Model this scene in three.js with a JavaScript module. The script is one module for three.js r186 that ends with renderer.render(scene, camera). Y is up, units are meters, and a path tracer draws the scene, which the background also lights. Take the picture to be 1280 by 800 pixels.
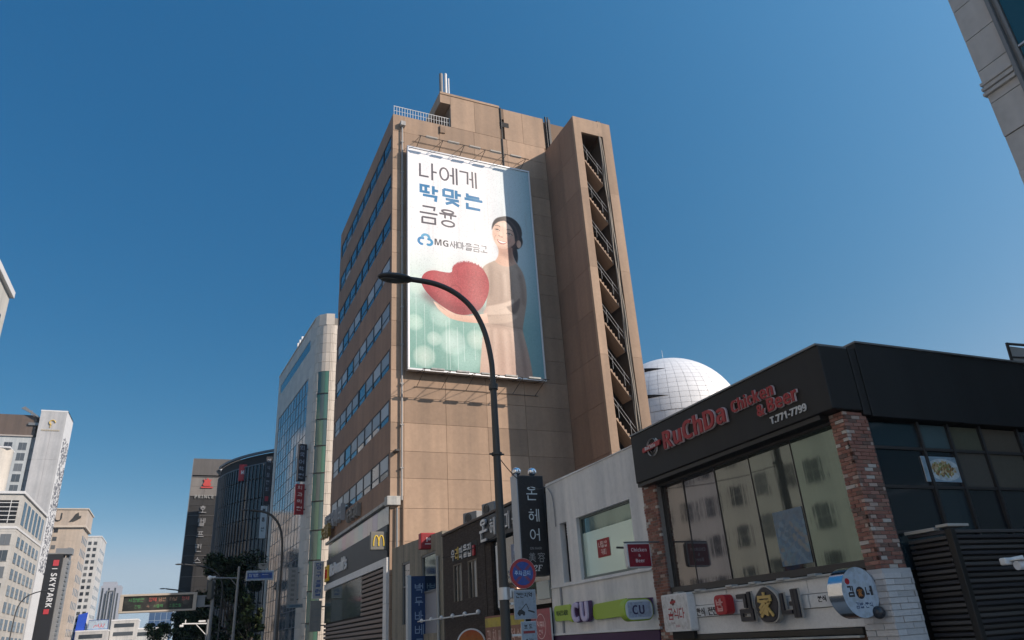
import * as THREE from 'three';
import { mergeGeometries, toCreasedNormals } from 'three/addons/utils/BufferGeometryUtils.js';
import { FontLoader } from 'three/addons/loaders/FontLoader.js';
import { TextGeometry } from 'three/addons/geometries/TextGeometry.js';
import { RoundedBoxGeometry } from 'three/addons/geometries/RoundedBoxGeometry.js';

// ---------------------------------------------------------------- camera, sky, sun, exposure
const R = Math.PI / 180;
const scene = new THREE.Scene();
const camera = new THREE.PerspectiveCamera(47.878, 1.6, 0.3, 3000);
camera.position.set(0, 3.2, 0);
camera.rotation.set(23.664 * R, -23.952 * R, -3.758 * R, 'YXZ');
scene.add(camera);

const SUN = new THREE.Vector3(0.63, 0.48, 0.60).normalize();
const sun = new THREE.DirectionalLight(0xffeedc, 4.9);
sun.position.copy(SUN).multiplyScalar(220); sun.target.position.set(0, 0, -60);
sun.position.add(sun.target.position);
sun.castShadow = true; sun.shadow.mapSize.set(4096, 4096);
Object.assign(sun.shadow.camera, { left: -170, right: 170, top: 150, bottom: -150, near: 1, far: 700 });
sun.name = 'sun'; scene.add(sun, sun.target);

{ // clear autumn sky: air only, paler towards the horizon and towards the sun
  const W = 512, H = 256, d = new Float32Array(W * H * 4);
  const K = [[-4.64, -2.468, -1.368], [.934, .431, .21], [1.526, .725, .459], [1.631, 1.112, .933]];
  for (let j = 0; j < H; j++) for (let i = 0; i < W; i++) {
    const th = (j + .5) / H * Math.PI - Math.PI / 2, ph = ((i + .5) / W - .5) * 2 * Math.PI;
    const v = new THREE.Vector3(Math.cos(th) * Math.cos(ph), Math.sin(th), Math.cos(th) * Math.sin(ph));
    const e = Math.max(v.y, 0), g = v.dot(SUN), h = 1 / (e + .12), o = (j * W + i) * 4;
    const q = [0, 1, 2].map((c) => Math.exp(K[0][c] + (c ? 0 : -.06) + K[1][c] * Math.min(h, 4.6) + K[2][c] * g + K[3][c] * g * g));
    q[2] = Math.min(q[2], 1.6); q[1] = Math.min(q[1], .84 * q[2]); q[0] = Math.min(q[0], .78 * q[1]);
    const lim = Math.min(1, (.62 + .25 * Math.max(0, g)) / q[2]); for (let c = 0; c < 3; c++) d[o + c] = q[c] * (g > .75 ? Math.max(lim, .6) : lim);
    d[o + 3] = 1;
  }
  const sky = new THREE.DataTexture(d, W, H, THREE.RGBAFormat, THREE.FloatType);
  sky.mapping = THREE.EquirectangularReflectionMapping; sky.magFilter = sky.minFilter = THREE.LinearFilter; sky.needsUpdate = true;
  scene.background = sky; scene.environment = sky;
}
const renderer = new THREE.WebGLRenderer({ antialias: true });
renderer.setSize(1024, 640);
renderer.toneMapping = THREE.LinearToneMapping;
renderer.toneMappingExposure = 1.0;
renderer.shadowMap.enabled = true;
scene.fog = new THREE.FogExp2(0xb9c8d8, 0.00016);

// ---------------------------------------------------------------- helpers
let seed = 12345;
const rnd = () => { seed = (seed * 1664525 + 1013904223) >>> 0; return seed / 4294967296; };
const rr = (a, b) => a + (b - a) * rnd();
const pick = (a) => a[Math.floor(rnd() * a.length) % a.length];
const FONT = await new FontLoader().loadAsync('fonts/droid/droid_sans_bold.typeface.json');

const used = {};
function numbered(n) { const k = used[n] = (used[n] ?? -1) + 1; return k ? n + '_' + String(k).padStart(3, '0') : n; }
function thing(name, label, category, [x, y, z] = [0, 0, 0], turn = 0, group) {
  const o = new THREE.Group(); o.name = numbered(name); scene.add(o);
  o.position.set(x, y, z); o.rotation.y = turn; o.userData = { label, category };
  if (group) o.userData.group = group;
  return o;
}
function ready(g) { g = g.index ? g.toNonIndexed() : g; for (const k of Object.keys(g.attributes)) if (!['position', 'normal', 'uv'].includes(k)) g.deleteAttribute(k); return g; }
function merged(gs) { gs = (Array.isArray(gs) ? gs : [gs]).map(ready); return gs.length === 1 ? gs[0] : mergeGeometries(gs); }
function mesh(name, gs, mat, parent) {
  const m = new THREE.Mesh(merged(gs), mat); m.name = name; m.castShadow = m.receiveShadow = true;
  if (parent) parent.add(m); return m;
}
function structure(name, gs, mat) { const m = mesh(numbered(name), gs, mat); m.userData.kind = 'structure'; scene.add(m); return m; }
// uv in metres, chosen by the face's main direction
function metreUV(g, ox = 0, oy = 0) {
  g = ready(g); const p = g.attributes.position, n = g.attributes.normal, uv = new Float32Array(p.count * 2);
  for (let i = 0; i < p.count; i++) {
    const a = Math.abs(n.getX(i)), b = Math.abs(n.getY(i)), c = Math.abs(n.getZ(i));
    if (b > a && b > c) { uv[2 * i] = p.getX(i) + ox; uv[2 * i + 1] = p.getZ(i) + oy; }
    else if (a > c) { uv[2 * i] = p.getZ(i) + ox; uv[2 * i + 1] = p.getY(i) + oy; }
    else { uv[2 * i] = p.getX(i) + ox; uv[2 * i + 1] = p.getY(i) + oy; }
  }
  g.setAttribute('uv', new THREE.BufferAttribute(uv, 2)); return g;
}
// a box given by its extents
function bx(x0, x1, y0, y1, z0, z1) {
  const g = new THREE.BoxGeometry(Math.abs(x1 - x0), Math.abs(y1 - y0), Math.abs(z1 - z0));
  g.translate((x0 + x1) / 2, (y0 + y1) / 2, (z0 + z1) / 2); return metreUV(g);
}
// a box with chamfered edges
function rbx(x0, x1, y0, y1, z0, z1, r = .02, seg = 2) {
  const g = new RoundedBoxGeometry(Math.abs(x1 - x0), Math.abs(y1 - y0), Math.abs(z1 - z0), seg, r);
  g.translate((x0 + x1) / 2, (y0 + y1) / 2, (z0 + z1) / 2); return metreUV(g);
}
function cyl(r0, r1, a, b, seg = 12) { // tapered cylinder from point a to point b
  const A = new THREE.Vector3(...a), B = new THREE.Vector3(...b), d = B.clone().sub(A), g = new THREE.CylinderGeometry(r1, r0, d.length(), seg);
  g.applyQuaternion(new THREE.Quaternion().setFromUnitVectors(new THREE.Vector3(0, 1, 0), d.clone().normalize()));
  g.translate(...A.clone().add(B).multiplyScalar(.5).toArray()); return ready(g);
}
function tube(pts, r, seg = 24, rs = 8) { return ready(new THREE.TubeGeometry(new THREE.CatmullRomCurve3(pts.map((p) => new THREE.Vector3(...p))), seg, r, rs)); }
function extrude(pts, depth, holes = [], bevel = 0) { // outline in xy, towards +z
  const s = new THREE.Shape(pts.map((p) => new THREE.Vector2(...p)));
  for (const h of holes) s.holes.push(new THREE.Path(h.map((p) => new THREE.Vector2(...p))));
  return metreUV(new THREE.ExtrudeGeometry(s, { depth, bevelEnabled: bevel > 0, bevelSize: bevel, bevelThickness: bevel, bevelSegments: 2 }));
}
const rectPts = (x0, x1, y0, y1) => [[x0, y0], [x1, y0], [x1, y1], [x0, y1]];
const roundPts = (x0, x1, y0, y1, r, n = 6) => {
  const o = [];
  for (const [cx, cy, a] of [[x1 - r, y0 + r, -90], [x1 - r, y1 - r, 0], [x0 + r, y1 - r, 90], [x0 + r, y0 + r, 180]])
    for (let i = 0; i <= n; i++) o.push([cx + r * Math.cos((a + 90 * i / n) * R), cy + r * Math.sin((a + 90 * i / n) * R)]);
  return o;
};
// a printed sheet x0..x1, y0..y1 at depth z, facing +z, its picture filling it
function sheet(x0, x1, y0, y1, z) {
  const g = new THREE.PlaneGeometry(x1 - x0, y1 - y0); g.translate((x0 + x1) / 2, (y0 + y1) / 2, z); return ready(g);
}
const moved = (g, x, y, z, ry = 0) => { g = g.clone(); if (ry) g.rotateY(ry); g.translate(x, y, z); return g; };

// ---------------------------------------------------------------- procedural textures and materials
function lattice(n, s) { let k = s; const a = new Float32Array(n * n); for (let i = 0; i < n * n; i++) { k = (k * 1664525 + 1013904223) >>> 0; a[i] = k / 4294967296; } return a; }
function noiseField(N, octaves, s, sx = 1, sy = 1) { // tileable value noise, 0..1
  const out = new Float32Array(N * N); let amp = 1, tot = 0;
  octaves.forEach((f, o) => {
    const fx = Math.max(1, Math.round(f * sx)), fy = Math.max(1, Math.round(f * sy)), m = Math.max(fx, fy), L = lattice(m, s + o * 977);
    const sm = (t) => t * t * (3 - 2 * t);
    for (let j = 0; j < N; j++) { const y = j / N * fy, y0 = Math.floor(y), ty = sm(y - y0), r0 = (y0 % fy) * m, r1 = ((y0 + 1) % fy) * m;
      for (let i = 0; i < N; i++) { const x = i / N * fx, x0 = Math.floor(x), tx = sm(x - x0), a = x0 % fx, b = (x0 + 1) % fx;
        out[j * N + i] += amp * ((L[r0 + a] * (1 - tx) + L[r0 + b] * tx) * (1 - ty) + (L[r1 + a] * (1 - tx) + L[r1 + b] * tx) * ty); } }
    tot += amp; amp *= .62;
  });
  for (let i = 0; i < out.length; i++) out[i] /= tot; return out;
}
// weathered surface: blotches, vertical water streaks, fine grain; value lo..hi multiplies the colour
function weather(s, { N = 512, metres = 6, lo = .72, hi = 1.08, streak = .5, grain = .25, tint = [0, 0, 0] } = {}) {
  const A = noiseField(N, [2, 4, 8, 16, 32], s), B = noiseField(N, [3, 6, 12, 24], s + 71, 6, .4), C = noiseField(N, [64, 128], s + 133);
  const d = new Uint8Array(N * N * 4);
  for (let i = 0; i < N * N; i++) {
    let v = A[i] * (1 - streak) + B[i] * streak; v = (v - .5) * 1.9 + .5; v = v * (1 - grain) + C[i] * grain;
    v = lo + (hi - lo) * Math.min(1, Math.max(0, v));
    for (let c = 0; c < 3; c++) d[4 * i + c] = Math.min(255, 255 * Math.pow(Math.min(1, v / hi * (1 + tint[c] * (B[i] - .5))), 1 / 2.2)); d[4 * i + 3] = 255;
  }
  const t = new THREE.DataTexture(d, N, N); t.colorSpace = THREE.SRGBColorSpace; t.wrapS = t.wrapT = THREE.RepeatWrapping;
  t.magFilter = THREE.LinearFilter; t.minFilter = THREE.LinearMipmapLinearFilter; t.generateMipmaps = true; t.repeat.set(1 / metres, 1 / metres); t.needsUpdate = true; return t;
}
const TEX = {
  wall: weather(11, { metres: 11, lo: .64, streak: .42, tint: [.04, .0, -.04] }), glass: weather(91, { metres: 3.2, lo: .3, streak: .25, grain: 0 }), stucco: weather(23, { metres: 7, lo: .68, streak: .65, tint: [.05, 0, -.06] }),
  fine: weather(37, { metres: 2.5, lo: .8, streak: .2, grain: .45 }), dirty: weather(53, { metres: 5, lo: .45, streak: .6, tint: [.12, .02, -.1] }),
  metal: weather(67, { metres: 4, lo: .75, streak: .5, grain: .1 }),
};
const lin = (r, g, b) => new THREE.Color().setRGB(r, g, b);
const std = (c, rough = .8, extra = {}) => new THREE.MeshStandardMaterial({ color: Array.isArray(c) ? lin(...c) : new THREE.Color(c), roughness: rough, side: THREE.DoubleSide, ...extra });
const bumped = (t, s) => ({ map: t, bumpMap: t, bumpScale: s });
const M = {
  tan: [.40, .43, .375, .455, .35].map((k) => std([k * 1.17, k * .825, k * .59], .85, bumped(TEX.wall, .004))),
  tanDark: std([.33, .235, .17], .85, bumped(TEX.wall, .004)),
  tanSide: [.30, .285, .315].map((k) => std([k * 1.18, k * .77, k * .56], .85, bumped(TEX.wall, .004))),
  dark: std([.018, .017, .018], .8), darkIn: std([.03, .027, .025], .9), black: std([.012, .012, .013], .45, bumped(TEX.metal, .001)),
  frame: std([.035, .033, .034], .45), alu: std([.55, .55, .56], .4, { metalness: .7 }), chrome: std([.8, .8, .82], .12, { metalness: 1 }),
  white: std([.82, .82, .82], .6, { map: TEX.fine }), whiteDirty: std([.62, .62, .6], .8, { map: TEX.dirty }), stucco: std([.84, .83, .82], .9, bumped(TEX.stucco, .003)),
  concrete: std([.36, .355, .34], .9, bumped(TEX.wall, .003)), greyPanel: std([.30, .30, .29], .75, { map: TEX.wall }), stone: std([.42, .40, .37], .8, { map: TEX.fine }),
  steel: std([.25, .26, .27], .5, { metalness: .4, map: TEX.metal }), pole: std([.06, .058, .056], .55, { metalness: .3 }), greyPole: std([.22, .23, .24], .6, { metalness: .2 }),
  glass: new THREE.MeshPhysicalMaterial({ color: lin(.02, .028, .035), roughness: .04, ior: 2.1, side: THREE.DoubleSide }),
  blind: std([.42, .41, .38], .9), red: std([.38, .012, .02], .45), blue: std([.012, .05, .22], .5), yellow: std([.8, .5, .03], .5), lime: std([.33, .47, .05], .45), purple: std([.10, .045, .13], .6),
  lilac: std([.52, .46, .66], .45), rubber: std([.02, .02, .02], .9),
};
const mirrorGlass = (c, rough = .03) => std(c, rough, { metalness: 1, bumpMap: TEX.glass, bumpScale: .0012 });
const clearPane = (c = [.75, .82, .8]) => new THREE.MeshPhysicalMaterial({ color: lin(...c), roughness: .02, transmission: 1, thickness: 0, ior: 1.6, side: THREE.DoubleSide });

// ---------------------------------------------------------------- lettering: Korean syllables as strokes, Latin from the type
const LEAD = 'ㄱㄲㄴㄷㄸㄹㅁㅂㅃㅅㅆㅇㅈㅉㅊㅋㅌㅍㅎ', TAIL = ' ㄱㄲㄳㄴㄵㄶㄷㄹㄺㄻㄼㄽㄾㄿㅀㅁㅂㅄㅅㅆㅇㅈㅊㅋㅌㅍㅎ', VOW = 'ㅏㅐㅑㅒㅓㅔㅕㅖㅗㅘㅙㅚㅛㅜㅝㅞㅟㅠㅡㅢㅣ';
const ring = (cx, cy, rx, ry) => Array.from({ length: 17 }, (_, i) => [cx + rx * Math.cos(i * Math.PI / 8), cy + ry * Math.sin(i * Math.PI / 8)]);
const CONS = {
  'ㄱ': [[[0, 0], [1, 0], [.95, 1]]], 'ㄴ': [[[0, 0], [0, 1], [1, 1]]], 'ㄷ': [[[1, 0], [0, 0], [0, 1], [1, 1]]], 'ㄹ': [[[0, 0], [1, 0], [1, .5], [0, .5], [0, 1], [1, 1]]],
  'ㅁ': [[[0, 0], [1, 0], [1, 1], [0, 1], [0, 0]]], 'ㅂ': [[[0, 0], [0, 1], [1, 1], [1, 0]], [[0, .5], [1, .5]]], 'ㅅ': [[[.5, 0], [.45, .4], [0, 1]], [[.48, .35], [1, 1]]],
  'ㅇ': [ring(.5, .5, .5, .5)], 'ㅈ': [[[0, 0], [1, 0]], [[.55, 0], [.45, .45], [0, 1]], [[.5, .4], [1, 1]]], 'ㅊ': [[[.35, -.22], [.65, -.22]], [[0, .1], [1, .1]], [[.55, .1], [.45, .5], [0, 1]], [[.5, .45], [1, 1]]],
  'ㅋ': [[[0, 0], [1, 0], [.9, 1]], [[0, .5], [.95, .5]]], 'ㅌ': [[[1, 0], [0, 0], [0, 1], [1, 1]], [[0, .5], [.95, .5]]], 'ㅍ': [[[0, 0], [1, 0]], [[0, 1], [1, 1]], [[.28, 0], [.28, 1]], [[.72, 0], [.72, 1]]],
  'ㅎ': [[[.35, -.1], [.65, -.1]], [[0, .2], [1, .2]], ring(.5, .7, .4, .3)],
};
for (const [d, s] of [['ㄲ', 'ㄱ'], ['ㄸ', 'ㄷ'], ['ㅃ', 'ㅂ'], ['ㅆ', 'ㅅ'], ['ㅉ', 'ㅈ']]) CONS[d] = [0, .56].flatMap((o) => CONS[s].map((l) => l.map(([x, y]) => [x * .44 + o, y])));
const VV = { 'ㅏ': [[[.3, 0], [.3, 1]], [[.3, .5], [.95, .5]]], 'ㅐ': [[[.1, 0], [.1, 1]], [[.9, 0], [.9, 1]], [[.1, .5], [.9, .5]]], 'ㅑ': [[[.3, 0], [.3, 1]], [[.3, .35], [.95, .35]], [[.3, .65], [.95, .65]]],
  'ㅓ': [[[.8, 0], [.8, 1]], [[.1, .5], [.8, .5]]], 'ㅔ': [[[.5, 0], [.5, 1]], [[1, 0], [1, 1]], [[0, .5], [.5, .5]]], 'ㅕ': [[[.8, 0], [.8, 1]], [[.1, .35], [.8, .35]], [[.1, .65], [.8, .65]]],
  'ㅖ': [[[.5, 0], [.5, 1]], [[1, 0], [1, 1]], [[0, .35], [.5, .35]], [[0, .65], [.5, .65]]], 'ㅣ': [[[.5, 0], [.5, 1]]] };
const HV = { 'ㅗ': [[[0, 1], [1, 1]], [[.5, .1], [.5, 1]]], 'ㅛ': [[[0, 1], [1, 1]], [[.33, .1], [.33, 1]], [[.67, .1], [.67, 1]]], 'ㅜ': [[[0, .1], [1, .1]], [[.5, .1], [.5, 1]]], 'ㅠ': [[[0, .1], [1, .1]], [[.33, .1], [.33, 1]], [[.67, .1], [.67, 1]]], 'ㅡ': [[[0, .5], [1, .5]]] };
const MIX = { 'ㅘ': 'ㅗㅏ', 'ㅙ': 'ㅗㅐ', 'ㅚ': 'ㅗㅣ', 'ㅝ': 'ㅜㅓ', 'ㅞ': 'ㅜㅔ', 'ㅟ': 'ㅜㅣ', 'ㅢ': 'ㅡㅣ' };
const HAN = { '家': [[[.5, -.02], [.5, .1]], [[.05, .3], [.08, .14], [.92, .14], [.95, .3]], [[.2, .34], [.8, .34]], [[.5, .34], [.1, .62]], [[.42, .44], [.6, .66], [.58, .94], [.46, .9]], [[.5, .56], [.08, .82]], [[.56, .7], [.12, 1]], [[.8, .42], [.58, .58]], [[.56, .56], [.95, .98]]],
  '美': [[[.3, 0], [.38, .12]], [[.7, 0], [.62, .12]], [[.1, .16], [.9, .16]], [[.18, .32], [.82, .32]], [[.5, .16], [.5, .48]], [[.05, .48], [.95, .48]], [[.05, .68], [.95, .68]], [[.5, .5], [.42, .78], [.05, 1]], [[.5, .7], [.95, 1]]],
  '容': [[[.5, 0], [.5, .1]], [[.05, .28], [.08, .12], [.92, .12], [.95, .28]], [[.35, .22], [.18, .4]], [[.65, .22], [.82, .4]], [[.5, .3], [.05, .66]], [[.5, .3], [.95, .66]], [[.28, .66], [.28, 1], [.72, 1], [.72, .66], [.28, .66]]] };
function strokesOf(ch) { // strokes in a unit square, y down
  if (HAN[ch]) return HAN[ch];
  const c = ch.charCodeAt(0) - 0xac00; if (c < 0 || c > 11171) return null;
  const L = LEAD[Math.floor(c / 588)], T = TAIL[c % 28]; let V = VOW[Math.floor(c / 28) % 21];
  const out = [], put = (list, x0, x1, y0, y1) => { for (const l of list) out.push(l.map(([x, y]) => [x0 + (x1 - x0) * x, y0 + (y1 - y0) * y])); };
  const b = T === ' ' ? 1 : .56;
  if (MIX[V]) { const [h, v] = MIX[V]; put(CONS[L], .08, .56, .06, .4 * b); put(HV[h], 0, .64, .44 * b, .78 * b); put(VV[v], .7, 1, 0, b); }
  else if (VV[V]) { put(CONS[L], .04, .52, .12 * b, .84 * b); put(VV[V], .6, 1, 0, b); }
  else { put(CONS[L], .16, .84, .05, .44 * b); put(HV[V], 0, 1, .52 * b, (T === ' ' ? .9 : 1) * b); }
  if (T !== ' ') put(CONS[T], .14, .86, .68, 1);
  return out;
}
function write(ctx, str, x, y, h, w, { adv = 1.12, width = .92, bold = true } = {}) { // top-left x, y; returns the pen's x
  ctx.lineCap = 'butt'; ctx.lineJoin = 'miter';
  for (const ch of str) {
    const S = strokesOf(ch);
    if (S) { ctx.lineWidth = w; ctx.strokeStyle = ctx.fillStyle; for (const l of S) { ctx.beginPath(); l.forEach(([a, b], i) => ctx[i ? 'lineTo' : 'moveTo'](x + a * h * width, y + b * h)); ctx.stroke(); } x += h * adv * width; }
    else if (ch === ' ') x += h * .45;
    else { ctx.font = (bold ? 'bold ' : '') + Math.round(h * 1.25) + 'px sans-serif'; ctx.textBaseline = 'alphabetic'; ctx.fillText(ch, x, y + h * .97); x += ctx.measureText(ch).width; }
  }
  return x;
}
// raised letters: a bar along each stroke, standing on z = 0
function barLetter(ch, h, w, depth, width = .92) {
  const out = [];
  for (const l of strokesOf(ch)) for (let i = 1; i < l.length; i++) {
    const [ax, ay, bx_, by] = [l[i - 1][0] * h * width, (1 - l[i - 1][1]) * h, l[i][0] * h * width, (1 - l[i][1]) * h], len = Math.hypot(bx_ - ax, by - ay);
    if (len < 1e-4) continue;
    const g = new THREE.BoxGeometry(len + w * .96, w, depth * (1 - .012 * (out.length % 7))); g.rotateZ(Math.atan2(by - ay, bx_ - ax)); g.translate((ax + bx_) / 2, (ay + by) / 2, depth / 2); out.push(g);
  }
  return merged(out);
}
function latin(str, size, depth, bevel = 0) {
  const g = new TextGeometry(str, { font: FONT, size, depth, curveSegments: 5, bevelEnabled: bevel > 0, bevelSize: bevel, bevelThickness: bevel, bevelSegments: 2 });
  g.computeBoundingBox(); return ready(g);
}
// sun-bleached, dusty print: faint blotches and drips that any outdoor sheet collects
function grime(x, w, h) {
  let k = 977 + w * 31 + h; const q = () => (k = (k * 16807) % 2147483647) / 2147483647; if (w > 900) return;
  for (let i = 0; i < 260; i++) { x.globalAlpha = .035 + .04 * q(); x.fillStyle = q() < .5 ? '#8a8578' : '#2a2826'; const r = w * (.01 + .05 * q()); x.beginPath(); x.ellipse(q() * w, q() * h, r, r * (.5 + q()), q() * 3, 0, 7); x.fill(); }
  for (let i = 0; i < 26; i++) { x.globalAlpha = .05 + .06 * q(); x.fillStyle = '#3a352e'; x.fillRect(q() * w, q() * h * .4, 1 + w * .008 * q(), h * (.2 + .5 * q())); }
  x.globalAlpha = 1;
}
function picture(w, h, draw) {
  const c = document.createElement('canvas'); c.width = w; c.height = h; const x = c.getContext('2d'); draw(x, w, h); grime(x, w, h);
  const t = new THREE.CanvasTexture(c); t.colorSpace = THREE.SRGBColorSpace; t.anisotropy = 8; return t;
}
const printed = (w, h, draw, rough = .6) => new THREE.MeshStandardMaterial({ map: picture(w, h, draw), roughness: rough });
const fillBack = (x, c, w, h) => { x.fillStyle = c; x.fillRect(0, 0, w, h); };
// ---------------------------------------------------------------- ground, road, pavements (below the frame, they bounce the light)
structure('ground', bx(-1500, 1500, -.3, -.02, -1600, 400), std([.12, .115, .11], .95, { map: TEX.wall }));
structure('road', bx(-13, 6.2, -.02, 0, -170, 120), std([.085, .084, .085], .9, { map: TEX.fine }));
structure('pavement', bx(6.2, 11.4, -.02, .13, -160, 120), std([.38, .37, .355], .9, { map: TEX.fine }));
structure('pavement', bx(-19.6, -13, -.02, .13, -160, 120), std([.38, .37, .355], .9, { map: TEX.fine }));
{
  const w = std([.7, .7, .68], .7), y = std([.7, .45, .05], .7), g = [];
  for (let z = -160; z < 100; z += 8) for (const x of [-10, -6.8, .2, 3.2]) g.push(bx(x - .07, x + .07, .004, .008, z, z + 3));
  structure('road_marking', g, w);
  structure('road_marking', [bx(-3.5, -3.35, .004, .008, -160, 110), bx(-3.15, -3, .004, .008, -160, 110)], y);
}

// ---------------------------------------------------------------- the brown office tower (local x along its front, z towards the viewer)
const TX = 11.5, TZ = -47.61, TTURN = 1.44 * R;
const tower = thing('office_tower', 'tall brown concrete office tower carrying the huge billboard on its front', 'office tower', [TX, 0, TZ], TTURN);
const tp = (x, y, z) => new THREE.Vector3(x, y, z).applyAxisAngle(new THREE.Vector3(0, 1, 0), TTURN).add(new THREE.Vector3(TX, 0, TZ)).toArray();
{
  const D = -20.9, joint = std([.20, .14, .10], .95);
  mesh('wall', [bx(.28, 11, 0, 43.4, D + .02, -.06), bx(11, 17.6, 0, 43.4, -12, -.07), bx(14.25, 17.6, 0, 43.2, -.5, .2)], joint, tower);
  // front panels, with recessed joints between them
  const ys = [0, 3.0, 6.9, 9.4]; for (let k = 7; k >= 0; k--) ys.push(39.5 - 3.85 * k - .0, 41.35 - 3.85 * k);
  ys.push(43.9);
  const Y = [0, 3, 5.2, 7.2, 9.3, 11.4]; for (let k = 7; k >= 0; k--) Y.push(13.1 - .55 + 3.85 * (7 - k) + .9 - .05, 13.1 + 3.85 * (7 - k) + 2.15);
  Y.push(43.88);
  const X = [0, .95, 4.05, 7.25, 10.4, 14.2];
  const geo = {};
  for (let j = 0; j + 1 < Y.length; j++) for (let i = 0; i + 1 < X.length; i++) {
    const g = .011, proud = rr(-.006, .006), x0 = X[i] + (i ? g : 0), x1 = X[i + 1] - g;
    mesh('panel', bx(x0, x1, Y[j] + g, Y[j + 1] - g, -.1, 0 + proud), pick(M.tan), tower);
  }
  // street side: spandrel bands, corner piers, windows of two sashes
  const tops = []; for (let k = 0; k < 8; k++) tops.push(42.1 - 3.85 * k);
  for (let k = 0; k <= 8; k++) {
    const y1 = k ? tops[k - 1] - 1.55 : 43.88, y0 = k < 8 ? tops[k] : 11.95;
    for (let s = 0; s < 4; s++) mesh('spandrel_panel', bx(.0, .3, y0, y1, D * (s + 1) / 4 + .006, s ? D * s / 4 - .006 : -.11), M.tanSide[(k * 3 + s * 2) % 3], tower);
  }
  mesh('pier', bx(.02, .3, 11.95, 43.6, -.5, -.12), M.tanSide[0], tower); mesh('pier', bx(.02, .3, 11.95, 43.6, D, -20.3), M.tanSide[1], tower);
  const glassV = [[.02, .03, .04], [.03, .04, .05], [.015, .02, .028]].map((c) => new THREE.MeshPhysicalMaterial({ color: lin(...c), roughness: .05, ior: 2.2, side: THREE.DoubleSide }));
  const blindMat = [std([.40, .41, .42], .35), std([.27, .285, .30], .35)];
  for (let k = 0; k < 8; k++) for (let b = 0; b < 8; b++) {
    const z1 = -.52 - 2.47 * b, z0 = z1 - 2.45, y1 = tops[k], y0 = y1 - 1.55, t = y0 + .5, zm = (z0 + z1) / 2;
    const w = mesh('window', [bx(.02, .3, y0, y0 + .05, z0, z1), bx(.02, .3, y1 - .05, y1, z0, z1), bx(.0, .3, y0 + .05, y1 - .05, z1 - .13, z1), bx(.0, .3, y0 + .05, y1 - .05, z0, z0 + .07), bx(.02, .28, t - .035, t + .035, z0 + .07, z1 - .13)], M.frame, tower);
    const tilt = rr(-.01, .01), P = (a, c) => { const g = bx(.045, .06, a, c, z0 + .07, z1 - .13); g.translate(-.045, 0, -zm); g.rotateY(tilt); g.translate(.045, 0, zm); return g; };
    const lowFloor = k > 2 && rnd() < .8;
    mesh('pane', P(t + .025, y1 - .06), lowFloor ? pick(blindMat) : pick(glassV), w);
    mesh('pane', P(y0 + .06, t - .025), rnd() < .25 ? pick(blindMat) : pick(glassV), w);
  }
  // stair tower at the right of the front
  const sx0 = 14.2, sx1 = 17.85, sz = 5.3, SY = 43.5;
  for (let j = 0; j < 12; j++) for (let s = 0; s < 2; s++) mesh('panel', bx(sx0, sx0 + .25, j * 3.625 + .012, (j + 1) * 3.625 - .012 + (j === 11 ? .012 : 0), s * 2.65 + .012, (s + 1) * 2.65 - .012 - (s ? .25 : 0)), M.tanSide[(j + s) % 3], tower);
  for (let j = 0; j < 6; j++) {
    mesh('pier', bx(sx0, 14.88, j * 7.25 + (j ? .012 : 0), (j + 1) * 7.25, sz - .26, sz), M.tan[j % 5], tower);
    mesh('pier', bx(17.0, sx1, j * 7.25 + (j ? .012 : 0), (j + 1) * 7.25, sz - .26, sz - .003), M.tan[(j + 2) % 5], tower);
  }
  mesh('lintel', bx(14.88, 17.0, 42, SY, sz - .26, sz - .006), M.tan[1], tower);
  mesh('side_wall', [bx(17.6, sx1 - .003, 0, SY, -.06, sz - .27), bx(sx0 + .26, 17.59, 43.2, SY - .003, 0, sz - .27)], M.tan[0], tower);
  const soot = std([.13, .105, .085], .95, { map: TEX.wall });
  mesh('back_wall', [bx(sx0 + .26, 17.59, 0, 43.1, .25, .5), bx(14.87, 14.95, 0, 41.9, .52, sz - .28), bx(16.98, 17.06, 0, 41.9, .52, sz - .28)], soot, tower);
  // flights of the open stair, their steps showing over the sloping stringer
  for (let k = 0; k < 11; k++) {
    const y = 39.5 - 3.72 * k, n = 9, w = 1.74, x0 = 14.86, h = 2.42, pts = [[x0, y], [x0 + w, y - h]];
    for (let i = n; i >= 0; i--) { const xx = x0 + w * i / n, yy = y - h * i / n + .36; pts.push([xx, yy]); if (i) pts.push([xx - w / n * .98, yy + .0]); }
    const steps = extrude(pts, 1.25); steps.translate(0, 0, sz - 1.5);
    const f = mesh('stair_flight', steps, M.tan[k % 5], tower);
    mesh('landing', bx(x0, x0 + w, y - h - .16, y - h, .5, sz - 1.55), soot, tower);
    const rails = [], d = [w, -h];
    for (const o of [1.08, 1.5]) rails.push(cyl(.02, .02, [x0, y + o, sz - .18], [x0 + w, y - h + o, sz - .18], 6));
    for (let i = 0; i < 2; i++) { const t = (i + .5) / 2; rails.push(cyl(.016, .016, [x0 + w * t, y - h * t + .4, sz - .18], [x0 + w * t, y - h * t + 1.5, sz - .18], 6)); }
    mesh('railing', rails, std([.34, .345, .35], .6), f);
  }
  // cables run down beside the openings
  for (const [i, x] of [16.62, 16.7, 16.78, 16.87, 16.95].entries()) {
    const p = []; for (let y = 2; y <= 43.3; y += 1.4) p.push([x + .035 * Math.sin(y * 1.3 + i * 2.1), y, sz - .08 + .05 * Math.cos(y * .9 + i)]);
    p.push([x, 43.75, sz - .1], [x - .05, 43.7, sz - .4]);
    mesh('cable', tube(p, i % 2 ? .05 : .032, 90, 6), i % 2 ? std([.33, .29, .24], .7) : M.pole, tower);
  }
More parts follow.
